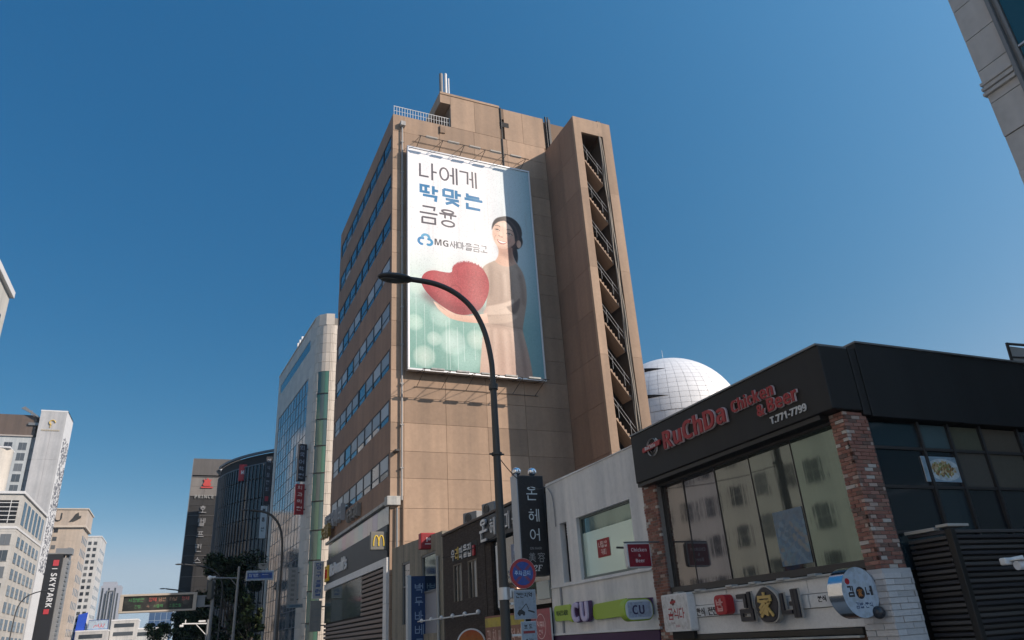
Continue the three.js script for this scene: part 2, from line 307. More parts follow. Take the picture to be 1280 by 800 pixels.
  // parapet railing and penthouse with its overhanging roof slab
  const rail = [bx(.1, 5.1, 44.86, 44.91, -.22, -.17), bx(.1, 5.1, 44.4, 44.43, -.21, -.18)];
  for (let x = .12; x < 5.1; x += .235) rail.push(bx(x, x + .035, 43.88, 44.9, -.215, -.18));
  mesh('parapet_railing', rail, std([.6, .6, .6], .5), tower);
  for (const [x0, x1] of [[5.15, 7.4], [7.4, 9.85], [10.25, 12.1], [12.1, 14.35]]) mesh('panel', bx(x0 + .012, x1 - .012, 43.9, 47.28, -.3, -.005), pick(M.tan), tower);
  for (const [x0, x1] of [[15.05, 15.9], [15.9, 16.9], [16.9, 17.8]]) mesh('panel', bx(x0 + .03, x1 - .03, 43.3, 47.1, -.9, -.5), pick(M.tan), tower);
  mesh('penthouse', [bx(5.16, 17.8, 43.4, 47.2, -9, -.3), bx(9.85, 10.25, 43.9, 47.2, -.3, -.2), bx(9.85, 10.25, 46.1, 47.27, -.3, -.006)], joint, tower);
  mesh('roof_slab', [bx(4.2, 9.85, 47.28, 47.5, -7, .05), bx(4.2, 5.14, 46.35, 47.28, -7, -.01)], M.tan[1], tower);
  mesh('vent_opening', bx(9.8, 10.7, 45.25, 45.75, -.02, .012), M.dark, tower);
  mesh('conduit', [cyl(.06, .06, [9.95, 47.3, .06], [9.95, 40.6, .06], 6)], M.pole, tower);
  mesh('conduit', [cyl(.09, .09, [14.5, 47.45, .1], [14.55, 40.8, .1], 8), cyl(.07, .07, [14.72, 47.45, .14], [14.75, 40.8, .14], 8), bx(14.85, 15.02, 42, 47.35, -.3, .05)], M.black, tower);
  mesh('roof_mast', [cyl(.17, .17, [4.55, 47.4, -.6], [4.55, 50.1, -.6], 10)], std([.22, .21, .21], .6), tower);
  mesh('roof_mast', [cyl(.12, .12, [4.95, 47.4, -.5], [4.95, 50.15, -.5], 10)], M.white, tower);
  mesh('roof_mast', [cyl(.07, .07, [5.3, 47.4, -.7], [5.3, 49.9, -.7], 8), cyl(.03, .03, [7.6, 47.3, -.6], [7.6, 48.0, -.6], 6)], M.white, tower);
  mesh('hatch', [bx(4.05, 4.55, 43.0, 43.6, .003, .1), bx(4.1, 4.2, 42.9, 43.7, .1, .16)], M.tanDark, tower);
  // downpipe, brackets and gutter box
  mesh('downpipe', [cyl(.075, .075, [.74, 42.7, .17], [.74, 11.9, .17], 12), rbx(.55, .98, 42.6, 43.05, .003, .42, .05), ...Array.from({ length: 10 }, (_, i) => bx(.63, .85, 14 + 3 * i, 14.08 + 3 * i, .004, .26))], std([.52, .51, .5], .6, { map: TEX.dirty }), tower);
  mesh('downpipe', [cyl(.075, .075, [.42, 11.4, .16], [.42, .2, .16], 10), bx(.2, .62, 7.1, 7.6, .004, .3)], M.greyPole, tower);
  mesh('downpipe', [cyl(.07, .07, [.86, 12.2, .12], [.86, .2, .12], 10)], M.tanDark, tower);
  mesh('gutter', [rbx(-.3, .62, 11.55, 12.15, -.35, .34, .04), rbx(-.24, -.003, 11.72, 11.95, -21.3, -.36, .03)], M.whiteDirty, tower);
  mesh('wall_lamp', [rbx(.2, .5, 15.1, 15.25, .003, .5, .03)], M.pole, tower);
  // street side of the base: ribbed glass band, sign band, stone frame, glazing and louvres
  const shop = mesh('base_front', [bx(.02, .3, 0, 11.7, D, -.12)], M.darkIn, tower);
  for (let b = 0; b < 14; b++) { const z1 = -.2 - b * 1.47, g = bx(-.03, .01, 10.42, 11.7, z1 - 1.45, z1); mesh('pane', g, mirrorGlass([.33, .36, .36].map((v) => v * rr(.75, 1.1)), .16), shop); }
  mesh('sign_band', rbx(-.12, .0, 8.36, 10.4, D, -.25, .02), std([.05, .05, .052], .5, { map: TEX.metal }), shop);
  for (let s = 0; s < 7; s++) mesh('stone_panel', bx(-.16, .01, 7.86, 8.34, -3 * s - 3.4 + .01, -3 * s - .4), M.white, shop);
  for (let s = 0; s < 3; s++) mesh('stone_panel', bx(-.17, .012, s * 2.78 + .01, s * 2.78 + 2.77, -.95, -.1), M.white, shop);
  for (let b = 0; b < 5; b++) mesh('pane', bx(-.04, .01, 5.2, 7.82, -7.4 - b * 2.8 - 2.76, -7.4 - b * 2.8), new THREE.MeshPhysicalMaterial({ color: lin(.09, .12, .12), roughness: .08, ior: 2, side: THREE.DoubleSide }), shop);
  for (let i = 0; i < 15; i++) mesh('louvre_slat', [rbx(-.13, -.02, 3.35 + i * .3, 3.35 + i * .3 + .2, i < 6 ? -21 : -7.3, -1.0, .03)], std([.24, .19, .165], .7), shop);
  for (let s = 0; s < 5; s++) mesh('stone_panel', bx(-.1, .012, 2, 3.3, -4 * s - 5 + .01, -4 * s - 1), M.white, shop);
}

// ---------------------------------------------------------------- billboard on the tower front
{
  const bb = thing('billboard', 'huge framed billboard of a smiling woman holding a red heart cushion', 'billboard', tp(0, 0, 0), TTURN);
  const x0 = 1.16, x1 = 11.93, y0 = 21.1, y1 = 40.3, zf = .6, W = 1024, H = 1824;
  mesh('back_box', bx(x0 + .05, x1 - .05, y0 + .05, y1 - .05, .02, zf - .1), std([.12, .12, .12], .7), bb);
  const f = .14;
  mesh('frame', [rbx(x0 - f, x1 + f, y1 - .02, y1 + f, zf - .3, zf + .07, .03), rbx(x0 - f, x1 + f, y0 - f, y0 + .02, zf - .3, zf + .07, .03), rbx(x0 - f, x0 + .02, y0, y1, zf - .3, zf + .07, .03), rbx(x1 - .02, x1 + f, y0, y1, zf - .3, zf + .07, .03)], M.alu, bb);
  const cloth = new THREE.PlaneGeometry(x1 - x0, y1 - y0, 44, 70); cloth.translate((x0 + x1) / 2, (y0 + y1) / 2, zf + .012); { const p = cloth.attributes.position; for (let i = 0; i < p.count; i++) { const x = p.getX(i), y = p.getY(i), e = Math.min(1, (x - x0) / .8, (x1 - x) / .8, (y - y0) / .8, (y1 - y) / .8); p.setZ(i, p.getZ(i) + Math.max(0, e) * (.012 * Math.sin(x * 2.3 + .6 * Math.sin(y * .5)) + .008 * Math.sin(y * 1.1 + x * .7))); } cloth.computeVertexNormals(); }
  mesh('poster', cloth, printed(W, H, (c) => {
    const g = c.createLinearGradient(0, 0, 0, H); g.addColorStop(0, '#f1eff1'); g.addColorStop(.46, '#eeeef0'); g.addColorStop(.62, '#cfe0da'); g.addColorStop(.78, '#86b3a7'); g.addColorStop(1, '#6f9f94'); c.fillStyle = g; c.fillRect(0, 0, W, H);
    const side = c.createLinearGradient(620, 0, W, 0); side.addColorStop(0, 'rgba(150,185,195,0)'); side.addColorStop(1, 'rgba(120,165,180,.75)'); c.fillStyle = side; c.fillRect(0, 0, W, H);
    const glow = (x, y, r, col) => { const q = c.createRadialGradient(x, y, r * .2, x, y, r); q.addColorStop(0, col + '.5)'); q.addColorStop(.7, col + '.32)'); q.addColorStop(1, col + '0)'); c.fillStyle = q; c.beginPath(); c.arc(x, y, r, 0, 7); c.fill(); };
    for (const [x, y, r, a] of [[319, 1602, 110, '235,245,240,'], [500, 1564, 85, '250,252,240,'], [108, 1730, 90, '255,253,240,'], [234, 1410, 95, '215,235,225,'], [60, 1180, 90, '225,240,225,'], [40, 1480, 70, '235,250,235,'], [420, 1720, 120, '190,225,215,'], [180, 1590, 60, '245,250,240,']]) glow(x, y, r, 'rgba(' + a);
    c.fillStyle = 'rgba(255,255,255,.32)'; for (const [x, y, h] of [[48, 1250, 560], [110, 1330, 480], [172, 1420, 350], [268, 1440, 370], [292, 1380, 430], [352, 1480, 330], [400, 1440, 300], [482, 1460, 260]]) c.fillRect(x, y, 5, h);
    // headline
    c.fillStyle = '#4a4650'; write(c, '나에게', 84, 110, 156, 15, { adv: 1.13 });
    c.fillStyle = '#1f75a8'; write(c, '딱', 90, 318, 140, 23, { width: 1.04 }); write(c, '맞는', 272, 318, 140, 24, { width: 1.08, adv: 1.17 });
    c.fillStyle = '#4a4650'; write(c, '금융', 84, 506, 152, 15, { adv: 1.1 });
    // the bank's mark: three blue arcs that close to a cloud
    c.lineWidth = 20; c.lineCap = 'round';
    for (const [x, y, r, a, b, col] of [[100, 818, 26, 1.6, 5.0, '#2b7fb8'], [128, 788, 28, 3.4, 6.6, '#5da6cf'], [152, 820, 24, 4.6, 8.2, '#3b93c4']]) { c.strokeStyle = col; c.beginPath(); c.arc(x, y, r, a, b); c.stroke(); }
    c.fillStyle = '#37343c'; c.font = 'bold 74px sans-serif'; c.fillText('MG', 190, 835);
    write(c, '새마을금고', 316, 776, 62, 5.5, { adv: 1.08 });
    // woman: neck, hair, face, dress, arm
    const blob = (col, pts) => { c.fillStyle = col; c.beginPath(); c.moveTo(...pts[0]); for (let i = 1; i + 2 < pts.length + 0; i += 3) c.bezierCurveTo(...pts[i], ...pts[i + 1], ...pts[i + 2]); c.closePath(); c.fill(); };
    const fade = (a, b, y, z) => { const q = c.createLinearGradient(0, y, 0, z); q.addColorStop(0, a); q.addColorStop(1, b); return q; };
    const soft = (px, fn) => { c.save(); c.filter = `blur(${px}px)`; fn(); c.restore(); };
    soft(3, () => blob('#2a2223', [[820, 690], [880, 720], [892, 800], [866, 884], [846, 850], [826, 800], [806, 740]]));
    soft(2, () => blob('#d3a78f', [[700, 740], [726, 800], [716, 850], [664, 912], [740, 990], [840, 966], [874, 900], [836, 850], [826, 780], [842, 700], [800, 700], [740, 700], [700, 740]]));
    soft(16, () => blob('rgba(130,80,64,.55)', [[712, 790], [760, 815], [810, 770], [836, 720], [845, 790], [830, 860], [820, 880], [790, 850], [750, 840], [730, 830], [716, 815], [712, 790]]));
    // dress
    soft(2, () => { c.fillStyle = fade('#bca594', '#a58c7c', 880, 1450); c.beginPath(); c.moveTo(675, 890); c.bezierCurveTo(720, 940, 800, 940, 850, 890); c.bezierCurveTo(915, 915, 940, 1040, 925, 1190); c.bezierCurveTo(910, 1300, 880, 1390, 872, 1450); c.lineTo(560, 1446); c.bezierCurveTo(575, 1350, 590, 1280, 600, 1200); c.lineTo(566, 985); c.bezierCurveTo(590, 930, 640, 915, 675, 890); c.fill();
      c.fillStyle = fade('#c9ac99', '#bb9987', 1420, H); c.beginPath(); c.moveTo(562, 1425); c.lineTo(872, 1440); c.bezierCurveTo(900, 1590, 925, 1690, 930, H); c.lineTo(512, H); c.bezierCurveTo(524, 1700, 545, 1560, 562, 1425); c.fill(); });
    soft(12, () => { for (const [x0, y0, x1, y1, w, a] of [[620, 1450, 596, 1820, 20, .28], [682, 1450, 690, 1820, 14, .2], [760, 1450, 778, 1820, 24, .25], [838, 1460, 872, 1820, 26, .3], [640, 930, 625, 1200, 16, .3], [715, 980, 712, 1250, 14, .25], [790, 960, 800, 1210, 20, .25], [880, 980, 896, 1240, 26, .35], [566, 1435, 880, 1446, 16, .4], [860, 900, 890, 1010, 18, .25]]) { c.strokeStyle = `rgba(84,62,54,${a})`; c.lineWidth = w; c.beginPath(); c.moveTo(x0, y0); c.quadraticCurveTo((x0 + x1) / 2 + 14, (y0 + y1) / 2, x1, y1); c.stroke(); } for (const [x0, y0, x1, y1] of [[600, 940, 590, 1090], [752, 990, 758, 1190], [645, 1470, 636, 1820], [728, 1470, 735, 1820]]) { c.strokeStyle = 'rgba(245,228,214,.4)'; c.lineWidth = 14; c.beginPath(); c.moveTo(x0, y0); c.lineTo(x1, y1); c.stroke(); } });
    soft(4, () => { blob('#d2bba9', [[590, 1290], [650, 1262], [740, 1250], [812, 1196], [830, 1270], [770, 1300], [800, 1318], [690, 1345], [565, 1372], [560, 1340], [575, 1315], [590, 1290]]); blob('#bfa795', [[590, 1370], [660, 1350], [800, 1320], [842, 1330], [812, 1400], [690, 1420], [570, 1428], [566, 1400], [576, 1384], [590, 1370]]); blob('rgba(70,52,46,.5)', [[752, 1268], [800, 1252], [842, 1210], [868, 1180], [872, 1240], [846, 1310], [810, 1322], [790, 1316], [760, 1290], [752, 1268]]); });
    // head
    c.save(); c.translate(772, 632); c.rotate(.2);
    soft(2.5, () => { c.fillStyle = '#2b2425'; c.beginPath(); c.ellipse(26, -32, 122, 136, .1, 0, 7); c.fill(); c.beginPath(); c.ellipse(98, 30, 66, 78, 0, 0, 7); c.fill(); });
    soft(2, () => { c.fillStyle = '#d9af97'; c.beginPath(); c.ellipse(134, 50, 20, 36, -.1, 0, 7); c.fill(); c.fillStyle = '#ebc7b1'; c.beginPath(); c.moveTo(-12, -126); c.bezierCurveTo(-80, -120, -104, -60, -100, 0); c.bezierCurveTo(-98, 60, -74, 118, -22, 146); c.bezierCurveTo(10, 152, 70, 120, 98, 60); c.bezierCurveTo(112, 10, 96, -60, 60, -100); c.bezierCurveTo(40, -122, 10, -128, -12, -126); c.fill(); });
    soft(14, () => { c.fillStyle = 'rgba(150,96,78,.34)'; c.beginPath(); c.ellipse(78, 40, 40, 120, .2, 0, 7); c.fill(); c.beginPath(); c.ellipse(10, 138, 60, 20, -.2, 0, 7); c.fill(); c.fillStyle = 'rgba(150,96,78,.22)'; c.beginPath(); c.ellipse(-60, -26, 30, 14, 0, 0, 7); c.ellipse(44, -28, 36, 16, 0, 0, 7); c.fill(); c.fillStyle = 'rgba(226,140,118,.26)'; c.beginPath(); c.ellipse(52, 44, 34, 26, 0, 0, 7); c.fill(); c.beginPath(); c.ellipse(-72, 36, 20, 24, 0, 0, 7); c.fill(); c.fillStyle = 'rgba(160,100,80,.4)'; c.beginPath(); c.moveTo(60, 120); c.quadraticCurveTo(110, 60, 104, -20); c.lineTo(122, 20); c.lineTo(90, 110); c.fill(); c.fillStyle = 'rgba(255,240,228,.5)'; c.beginPath(); c.ellipse(-20, -76, 40, 22, 0, 0, 7); c.fill(); c.beginPath(); c.ellipse(-24, 10, 9, 36, 0, 0, 7); c.fill(); });
    soft(2.5, () => { c.fillStyle = '#2b2425'; c.beginPath(); c.moveTo(-14, -146); c.bezierCurveTo(-90, -140, -120, -70, -104, 10); c.bezierCurveTo(-98, -40, -80, -90, -14, -116); c.bezierCurveTo(50, -96, 84, -50, 100, 40); c.bezierCurveTo(130, 0, 130, -80, 80, -124); c.bezierCurveTo(50, -150, 10, -150, -14, -146); c.fill(); });
    soft(4, () => { c.strokeStyle = 'rgba(110,90,86,.5)'; c.lineWidth = 5; for (const k of [0, 1, 2, 3]) { c.beginPath(); c.moveTo(-8 + 8 * k, -140); c.bezierCurveTo(60 + 10 * k, -120, 112, -60, 130 - 4 * k, 10); c.stroke(); } });
    soft(1.2, () => { // brows, smiling eyes, nose, mouth
      c.lineCap = 'round'; c.strokeStyle = 'rgba(86,64,56,.75)'; c.lineWidth = 6; for (const [x, w] of [[-62, 20], [44, 28]]) { c.beginPath(); c.moveTo(x - w, -42); c.quadraticCurveTo(x, -58, x + w, -44); c.stroke(); }
      for (const [x, w] of [[-61, 20], [44, 26]]) { c.fillStyle = '#f6ede7'; c.beginPath(); c.ellipse(x, -11, w * .8, 5, 0, 0, 7); c.fill(); c.fillStyle = '#2c1d1a'; c.beginPath(); c.ellipse(x - 3, -12, 8, 6, 0, 0, 7); c.fill(); c.strokeStyle = '#2f211e'; c.lineWidth = 4.5; c.beginPath(); c.moveTo(x - w, -8); c.quadraticCurveTo(x, -22, x + w, -9); c.stroke(); c.strokeStyle = 'rgba(150,100,84,.6)'; c.lineWidth = 3; c.beginPath(); c.moveTo(x - w * .8, 2); c.quadraticCurveTo(x, 10, x + w * .8, 0); c.stroke(); }
      c.strokeStyle = 'rgba(165,108,90,.75)'; c.lineWidth = 5; c.beginPath(); c.moveTo(-44, 34); c.quadraticCurveTo(-28, 48, -10, 42); c.stroke(); c.fillStyle = 'rgba(120,70,60,.5)'; c.beginPath(); c.ellipse(-38, 38, 6, 4, 0, 0, 7); c.ellipse(-14, 39, 6, 4, 0, 0, 7); c.fill();
      c.fillStyle = '#b05a52'; c.beginPath(); c.moveTo(-52, 74); c.quadraticCurveTo(-14, 83, 34, 68); c.quadraticCurveTo(20, 106, -14, 107); c.quadraticCurveTo(-42, 104, -52, 74); c.fill(); c.fillStyle = '#fbf6f2'; c.beginPath(); c.moveTo(-46, 78); c.quadraticCurveTo(-14, 86, 28, 73); c.quadraticCurveTo(16, 95, -14, 96); c.quadraticCurveTo(-36, 94, -46, 78); c.fill();
      c.strokeStyle = 'rgba(160,104,88,.45)'; c.lineWidth = 5; c.beginPath(); c.moveTo(-62, 40); c.quadraticCurveTo(-78, 62, -66, 86); c.stroke(); c.beginPath(); c.moveTo(24, 34); c.quadraticCurveTo(52, 56, 50, 82); c.stroke(); });
    c.restore();
    // heart cushion with a plush edge
    c.fillStyle = '#a9363d'; c.beginPath(); c.moveTo(327, 1040); c.bezierCurveTo(340, 950, 480, 910, 560, 970); c.bezierCurveTo(650, 1040, 630, 1180, 560, 1290); c.bezierCurveTo(500, 1370, 420, 1390, 350, 1378); c.bezierCurveTo(250, 1350, 120, 1260, 92, 1170); c.bezierCurveTo(80, 1080, 160, 1040, 230, 1052); c.bezierCurveTo(280, 1052, 310, 1055, 327, 1040); c.fill();
    let s = 7; const q = () => (s = (s * 16807) % 2147483647) / 2147483647;
    c.save(); c.clip(); for (let i = 0; i < 5200; i++) { const x = 80 + 560 * q(), y = 930 + 460 * q(), a = q() * 6.3, l = 8 + 12 * q(); c.strokeStyle = q() < .5 ? 'rgba(214,88,92,.3)' : 'rgba(120,20,30,.3)'; c.lineWidth = 2; c.beginPath(); c.moveTo(x, y); c.lineTo(x + l * Math.cos(a), y + l * Math.sin(a)); c.stroke(); } c.restore();
    soft(26, () => { c.strokeStyle = 'rgba(90,14,24,.5)'; c.lineWidth = 60; c.beginPath(); c.moveTo(110, 1240); c.quadraticCurveTo(330, 1420, 570, 1300); c.stroke(); c.strokeStyle = 'rgba(240,120,118,.28)'; c.lineWidth = 50; c.beginPath(); c.arc(470, 1060, 90, 3.4, 5.6); c.stroke(); c.beginPath(); c.arc(200, 1140, 60, 3.2, 5); c.stroke(); });
    c.strokeStyle = '#a9363d'; c.lineWidth = 2; for (let i = 0; i < 320; i++) { const t = i / 320 * Math.PI * .95, x = 462 - 128 * Math.cos(t), y = 1030 - 84 * Math.sin(t); c.beginPath(); c.moveTo(x, y); c.lineTo(x + 14 * (q() - .5), y - 18 * q()); c.stroke(); }
    c.strokeStyle = 'rgba(130,25,35,.5)'; c.lineWidth = 12; c.beginPath(); c.arc(350, 1190, 42, 0, 7); c.stroke();
    // forearm and hand under the cushion
    c.fillStyle = fade('#f0cdb9', '#d9ac96', 1290, 1440); c.beginPath(); c.moveTo(178, 1300); c.bezierCurveTo(230, 1320, 280, 1360, 350, 1380); c.bezierCurveTo(440, 1390, 520, 1370, 590, 1340); c.lineTo(600, 1420); c.bezierCurveTo(500, 1440, 380, 1440, 300, 1418); c.bezierCurveTo(240, 1390, 200, 1350, 178, 1300); c.fill();
    c.strokeStyle = 'rgba(150,100,85,.6)'; c.lineWidth = 3; for (const k of [0, 1, 2]) { c.beginPath(); c.moveTo(196 + 12 * k, 1312 + 12 * k); c.lineTo(250 + 14 * k, 1340 + 14 * k); c.stroke(); }
    for (let i = 0; i < 26000; i++) { c.fillStyle = q() < .5 ? 'rgba(255,255,255,.05)' : 'rgba(40,40,50,.05)'; c.fillRect(q() * W, q() * H, 3 + 5 * q(), 3 + 5 * q()); }
    c.fillStyle = 'rgba(60,60,70,.10)'; for (const x of [256, 512, 768]) c.fillRect(x, 0, 2, H); for (let i = 0; i < 22; i++) { const x = q() * W, y = q() * H * .3; const gg = c.createLinearGradient(0, y, 0, y + 500); gg.addColorStop(0, 'rgba(110,100,90,.0)'); gg.addColorStop(.2, 'rgba(110,100,90,.07)'); gg.addColorStop(1, 'rgba(110,100,90,0)'); c.fillStyle = gg; c.fillRect(x, y, 5 + 16 * q(), 500); }
  }, .45), bb);
  // floodlight arms above and below
  for (const [yy, dir] of [[y1 + .16, 1], [y0 - .16, -1]]) {
    const reach = dir > 0 ? 1.15 : 1.5;
    for (let i = 0; i < 6; i++) { const x = x0 + .7 + i * 1.88; mesh('light_arm', [cyl(.024, .024, [x, yy, .1], [x, yy + dir * .35, .6 + reach], 6), cyl(.02, .02, [x, yy + dir * 1.0, .05], [x, yy + dir * .35, .6 + reach], 6)], M.pole, bb); }
    mesh('light_rail', [cyl(.024, .024, [x0 + .5, yy + dir * .35, .6 + reach], [x1 - .4, yy + dir * .35, .6 + reach], 6), cyl(.02, .02, [x0 + .5, yy + dir * 1, .06], [x1 - .4, yy + dir * 1, .06], 6)], M.pole, bb);
    for (let i = 0; i < 5; i++) { const x = x0 + 1.1 + i * 1.88; mesh('floodlight', [rbx(x, x + 1.0, yy + dir * .35 - .07, yy + dir * .35 + .07, .6 + reach - .1, .6 + reach + .12, .03)], dir > 0 ? std([.35, .33, .3], .5) : M.whiteDirty, bb); }
  }
}
// ---------------------------------------------------------------- shops along the street. In a front group x runs along the street towards the viewer, y up, z out over the pavement
const FX = 11.5, FTURN = -Math.PI / 2;
const front = (name, label, cat, z0, group, x = FX) => thing(name, label, cat, [x, 0, z0], FTURN, group);
const brickMat = [[.32, .15, .115], [.25, .12, .10], [.38, .20, .16], [.19, .12, .10], [.48, .37, .32], [.31, .18, .14], [.55, .50, .46]].map((c) => std(c, .92, bumped(TEX.fine, .003)));
const whiteBrick = [.62, .56, .5, .66].map((k) => std([k, k, k * 1.02], .75, { map: TEX.fine }));
function bricks(parent, mats, x0, x1, y0, y1, z, len = .21, h = .062, side = 0, name = 'brick') { // side 0: faces +z at z; side 1: faces +x at z, running back in z from x0 to x1
  const gap = .012, cache = {};
  for (let r = 0; y0 + r * (h + gap) + h <= y1 + .001; r++) {
    let a = x0 - (r % 2 ? len / 2 : 0); const y = y0 + r * (h + gap);
    for (; a < x1 - .02; a += len + gap) {
      const p0 = Math.max(a, x0), p1 = Math.min(a + len, x1); if (p1 - p0 < .03) continue;
      const v = Math.floor(rnd() * 3), key = (p1 - p0).toFixed(3) + v, proud = [0, .007, -.006][v];
      const g = cache[key] ??= bx(-(p1 - p0) / 2, (p1 - p0) / 2, 0, h, -.06, proud);
      const m = mesh(name, g, mats[Math.min(mats.length - 1, Math.floor(Math.pow(rnd(), 1.7) * mats.length))], parent);
      m.position.set((p0 + p1) / 2, y, z);
      if (side) { m.rotation.y = Math.PI / 2; m.position.set(z, y, -(p0 + p1) / 2); }
    }
  }
}
// --- two-storey corner building with the black fascia
{
  const b = front('corner_building', 'two storey black and brick corner building with mirrored upstairs windows', 'corner building', -17.9);
  const mort = std([.32, .30, .28], .95, { map: TEX.fine });
  mesh('wall', [bx(.3, 7.45, 0, 8.1, -9, -.42), bx(.95, 7.4, 3.95, 4.03, -.42, -.12)], M.darkIn, b);
  mesh('wall', [bx(7.0, 7.66, 6.7, 8.1, -22, -9.01)], M.darkIn, b);
  // brick pillars and their bricks
  mesh('pillar', bx(.28, .93, 0, 6.88, -.4, -.02), mort, b);
  bricks(b, brickMat, .28, .95, 2.55, 6.88, 0);
  const pr = mesh('pillar', bx(7.41, 7.73, 0, 6.88, -.63, -.02), mort, b);
  bricks(b, brickMat, 7.4, 7.75, 3.93, 6.88, 0, .21);
  bricks(b, brickMat, .0, .62, 3.93, 6.88, 7.75, .21, .062, 1);
  // fascia
  const fm = std([.013, .0125, .0135], .6, bumped(TEX.dirty, .0015)), fm2 = std([.012, .014, .0175], .58, bumped(TEX.dirty, .0015));
  mesh('fascia', [rbx(.5, 7.82, 6.9, 8.24, -.5, .3, .03)], fm, b);
  mesh('fascia', [rbx(7.3, 7.815, 6.82, 8.26, -.72, -.52, .02)], fm, b);
  for (const [a, c] of [[-.74, -3.4], [-3.42, -6.1], [-6.12, -8.8], [-8.82, -12]]) mesh('fascia_panel', rbx(7.1, 7.79 + (a === -.74 ? .03 : 0), 6.8, 8.38, c, a, .015), fm2, b);
  mesh('soffit', bx(.5, 7.4, 6.8, 6.895, -.4, .25), M.black, b);
  mesh('roof_coping', [bx(.5, 7.8, 8.24, 8.28, -.5, .33), bx(7.05, 7.85, 8.38, 8.42, -12, -.75)], M.steel, b);
  // mirrored window wall, five panes in a dark frame
  const mx = [.98, 1.98, 3.32, 4.62, 6.0, 7.38];
  mesh('window_frame', [bx(.94, 7.4, 6.74, 6.8, -.3, -.1), bx(.94, 7.4, 3.98, 4.12, -.3, -.06), ...mx.map((x, i) => bx(x - (i && i < 5 ? .012 : .04), x + (i && i < 5 ? .012 : .04), 4.12, 6.74, -.3, -.185))], M.frame, b);
  for (let i = 0; i < 5; i++) {
    const g = bx(mx[i] + .02, mx[i + 1] - .02, 4.1, 6.76, -.206, -.2), cx = (mx[i] + mx[i + 1]) / 2; g.translate(-cx, -5.4, .2); g.rotateY(rr(-.006, .006)); g.rotateX(rr(-.006, .006)); g.translate(cx, 5.4, -.2);
    mesh('pane', g, std([.165, .174, .18].map((v) => v * rr(.85, 1.05)), .05, { metalness: .8, bumpMap: TEX.glass, bumpScale: .0016 }), b);
  }
  mesh('window_poster', sheet(5.05, 5.95, 4.22, 5.35, -.19), printed(180, 230, (c, w, h) => { fillBack(c, '#5d7386', w, h); for (let i = 0; i < 60; i++) { c.fillStyle = ['#47698a', '#6f8a9c', '#3d5f7d', '#8a8076', '#5f8294'][i % 5]; c.globalAlpha = .5; c.beginPath(); c.ellipse((i * 67) % w, 40 + (i * 41) % h, 10 + i % 17, 7 + i % 11, i, 0, 7); c.fill(); } }, .25), b);
  // lower white sign band: cladding panels, ledge, painted bricks at the corner
  for (let s = 0; s < 4; s++) { const x0 = 2.1 + s * 1.28; for (const [y0, y1, z] of [[3.62, 3.9, .09], [3.36, 3.61, .13]]) mesh('cladding_panel', rbx(x0 + .006, x0 + 1.27, y0, y1, -.05, z + rr(-.01, .01), .01), M.white, b); }
  mesh('cladding_panel', rbx(1.1, 7.2, 2.98, 3.35, -.05, .085, .01), M.white, b);
  mesh('ledge', [rbx(1.0, 7.3, 3.9, 3.95, -.1, .16, .015), ...[1.4, 2.3, 3.5, 4.3, 5.2, 6.1].map((x) => rbx(x, x + .22, 3.93, 3.98, 0, .2, .015))], M.whiteDirty, b);
  mesh('pillar', bx(7.17, 7.81, 0, 3.92, -.65, .075), std([.45, .45, .46], .9), b);
  bricks(b, whiteBrick, 7.16, 7.83, 2.5, 3.92, .1, .42, .092);
  bricks(b, whiteBrick, -.09, .62, 2.5, 3.92, 7.84, .42, .092, 1);
  mesh('awning_box', [rbx(1.0, 7.12, 2.2, 2.84, -.3, .06, .02)], std([.12, .05, .025], .6, { map: TEX.fine }), b);
  mesh('awning_bar', [rbx(1.0, 7.1, 2.85, 2.97, -.2, .12, .02)], std([.04, .035, .03], .6), b);
  mesh('awning_bar', [rbx(1.0, 7.08, 2.8, 2.84, .07, .2, .01)], M.whiteDirty, b);
  // side wall: panes between dark mullions
  const sxz = [-.72, -2.15, -3.05, -4.05, -5.3, -6.6, -8], teal = [[.02, .035, .045], [.013, .018, .024], [.01, .013, .018], [.07, .105, .115]].map((c) => new THREE.MeshPhysicalMaterial({ color: lin(...c), roughness: .08, ior: 1.9, side: THREE.DoubleSide }));
  const rows = [[3.9, 4.55], [4.6, 5.42], [5.47, 6.2], [6.25, 6.76]];
  mesh('side_frame', [...sxz.map((z) => bx(7.5, 7.66, 3.9, 6.8, z - .035, z + .035)), ...[4.575, 5.445, 6.225].map((y) => bx(7.5, 7.645, y - .03, y + .03, -8, -.72))], M.frame, b);
  sxz.slice(0, -1).forEach((z, i) => rows.forEach(([y0, y1], j) => {
    const m = (i === 2 || i === 3) && j >= 2 ? std([.12, .11, .085].map((v) => v * rr(.8, 1)), .8, { map: TEX.fine }) : i === 1 && j === 3 ? teal[3] : i >= 4 && j > 0 ? teal[j === 1 ? 3 : 0] : teal[(i * 2 + j) % 3];
    mesh('pane', bx(7.58, 7.6, y0, y1, sxz[i + 1] + .036, z - .036), m, b);
  }));
  // black slatted enclosure that stands out from the side wall
  const e = thing('slatted_enclosure', 'black enclosure of horizontal slats below the side windows of the corner building', 'enclosure', [12.44, 0, -10.2]);
  mesh('core', bx(.08, 8, 0, 4.36, .02, .82), M.dark, e);
  mesh('post', rbx(-.03, .09, 0, 4.5, .8, .93, .01), M.black, e);
  const sm = [std([.05, .044, .042], .5), std([.035, .034, .04], .45), std([.07, .065, .065], .5)];
  for (let i = 0; i < 30; i++) {
    const y = 1.7 + i * .094;
    mesh('slat', rbx(-.03, .05, y, y + .06, 0, .8, .012), sm[(i * 5) % 3], e);
    mesh('slat', rbx(.1, 7, y, y + .06, .84, .9, .012), sm[(i * 7) % 3], e);
  }
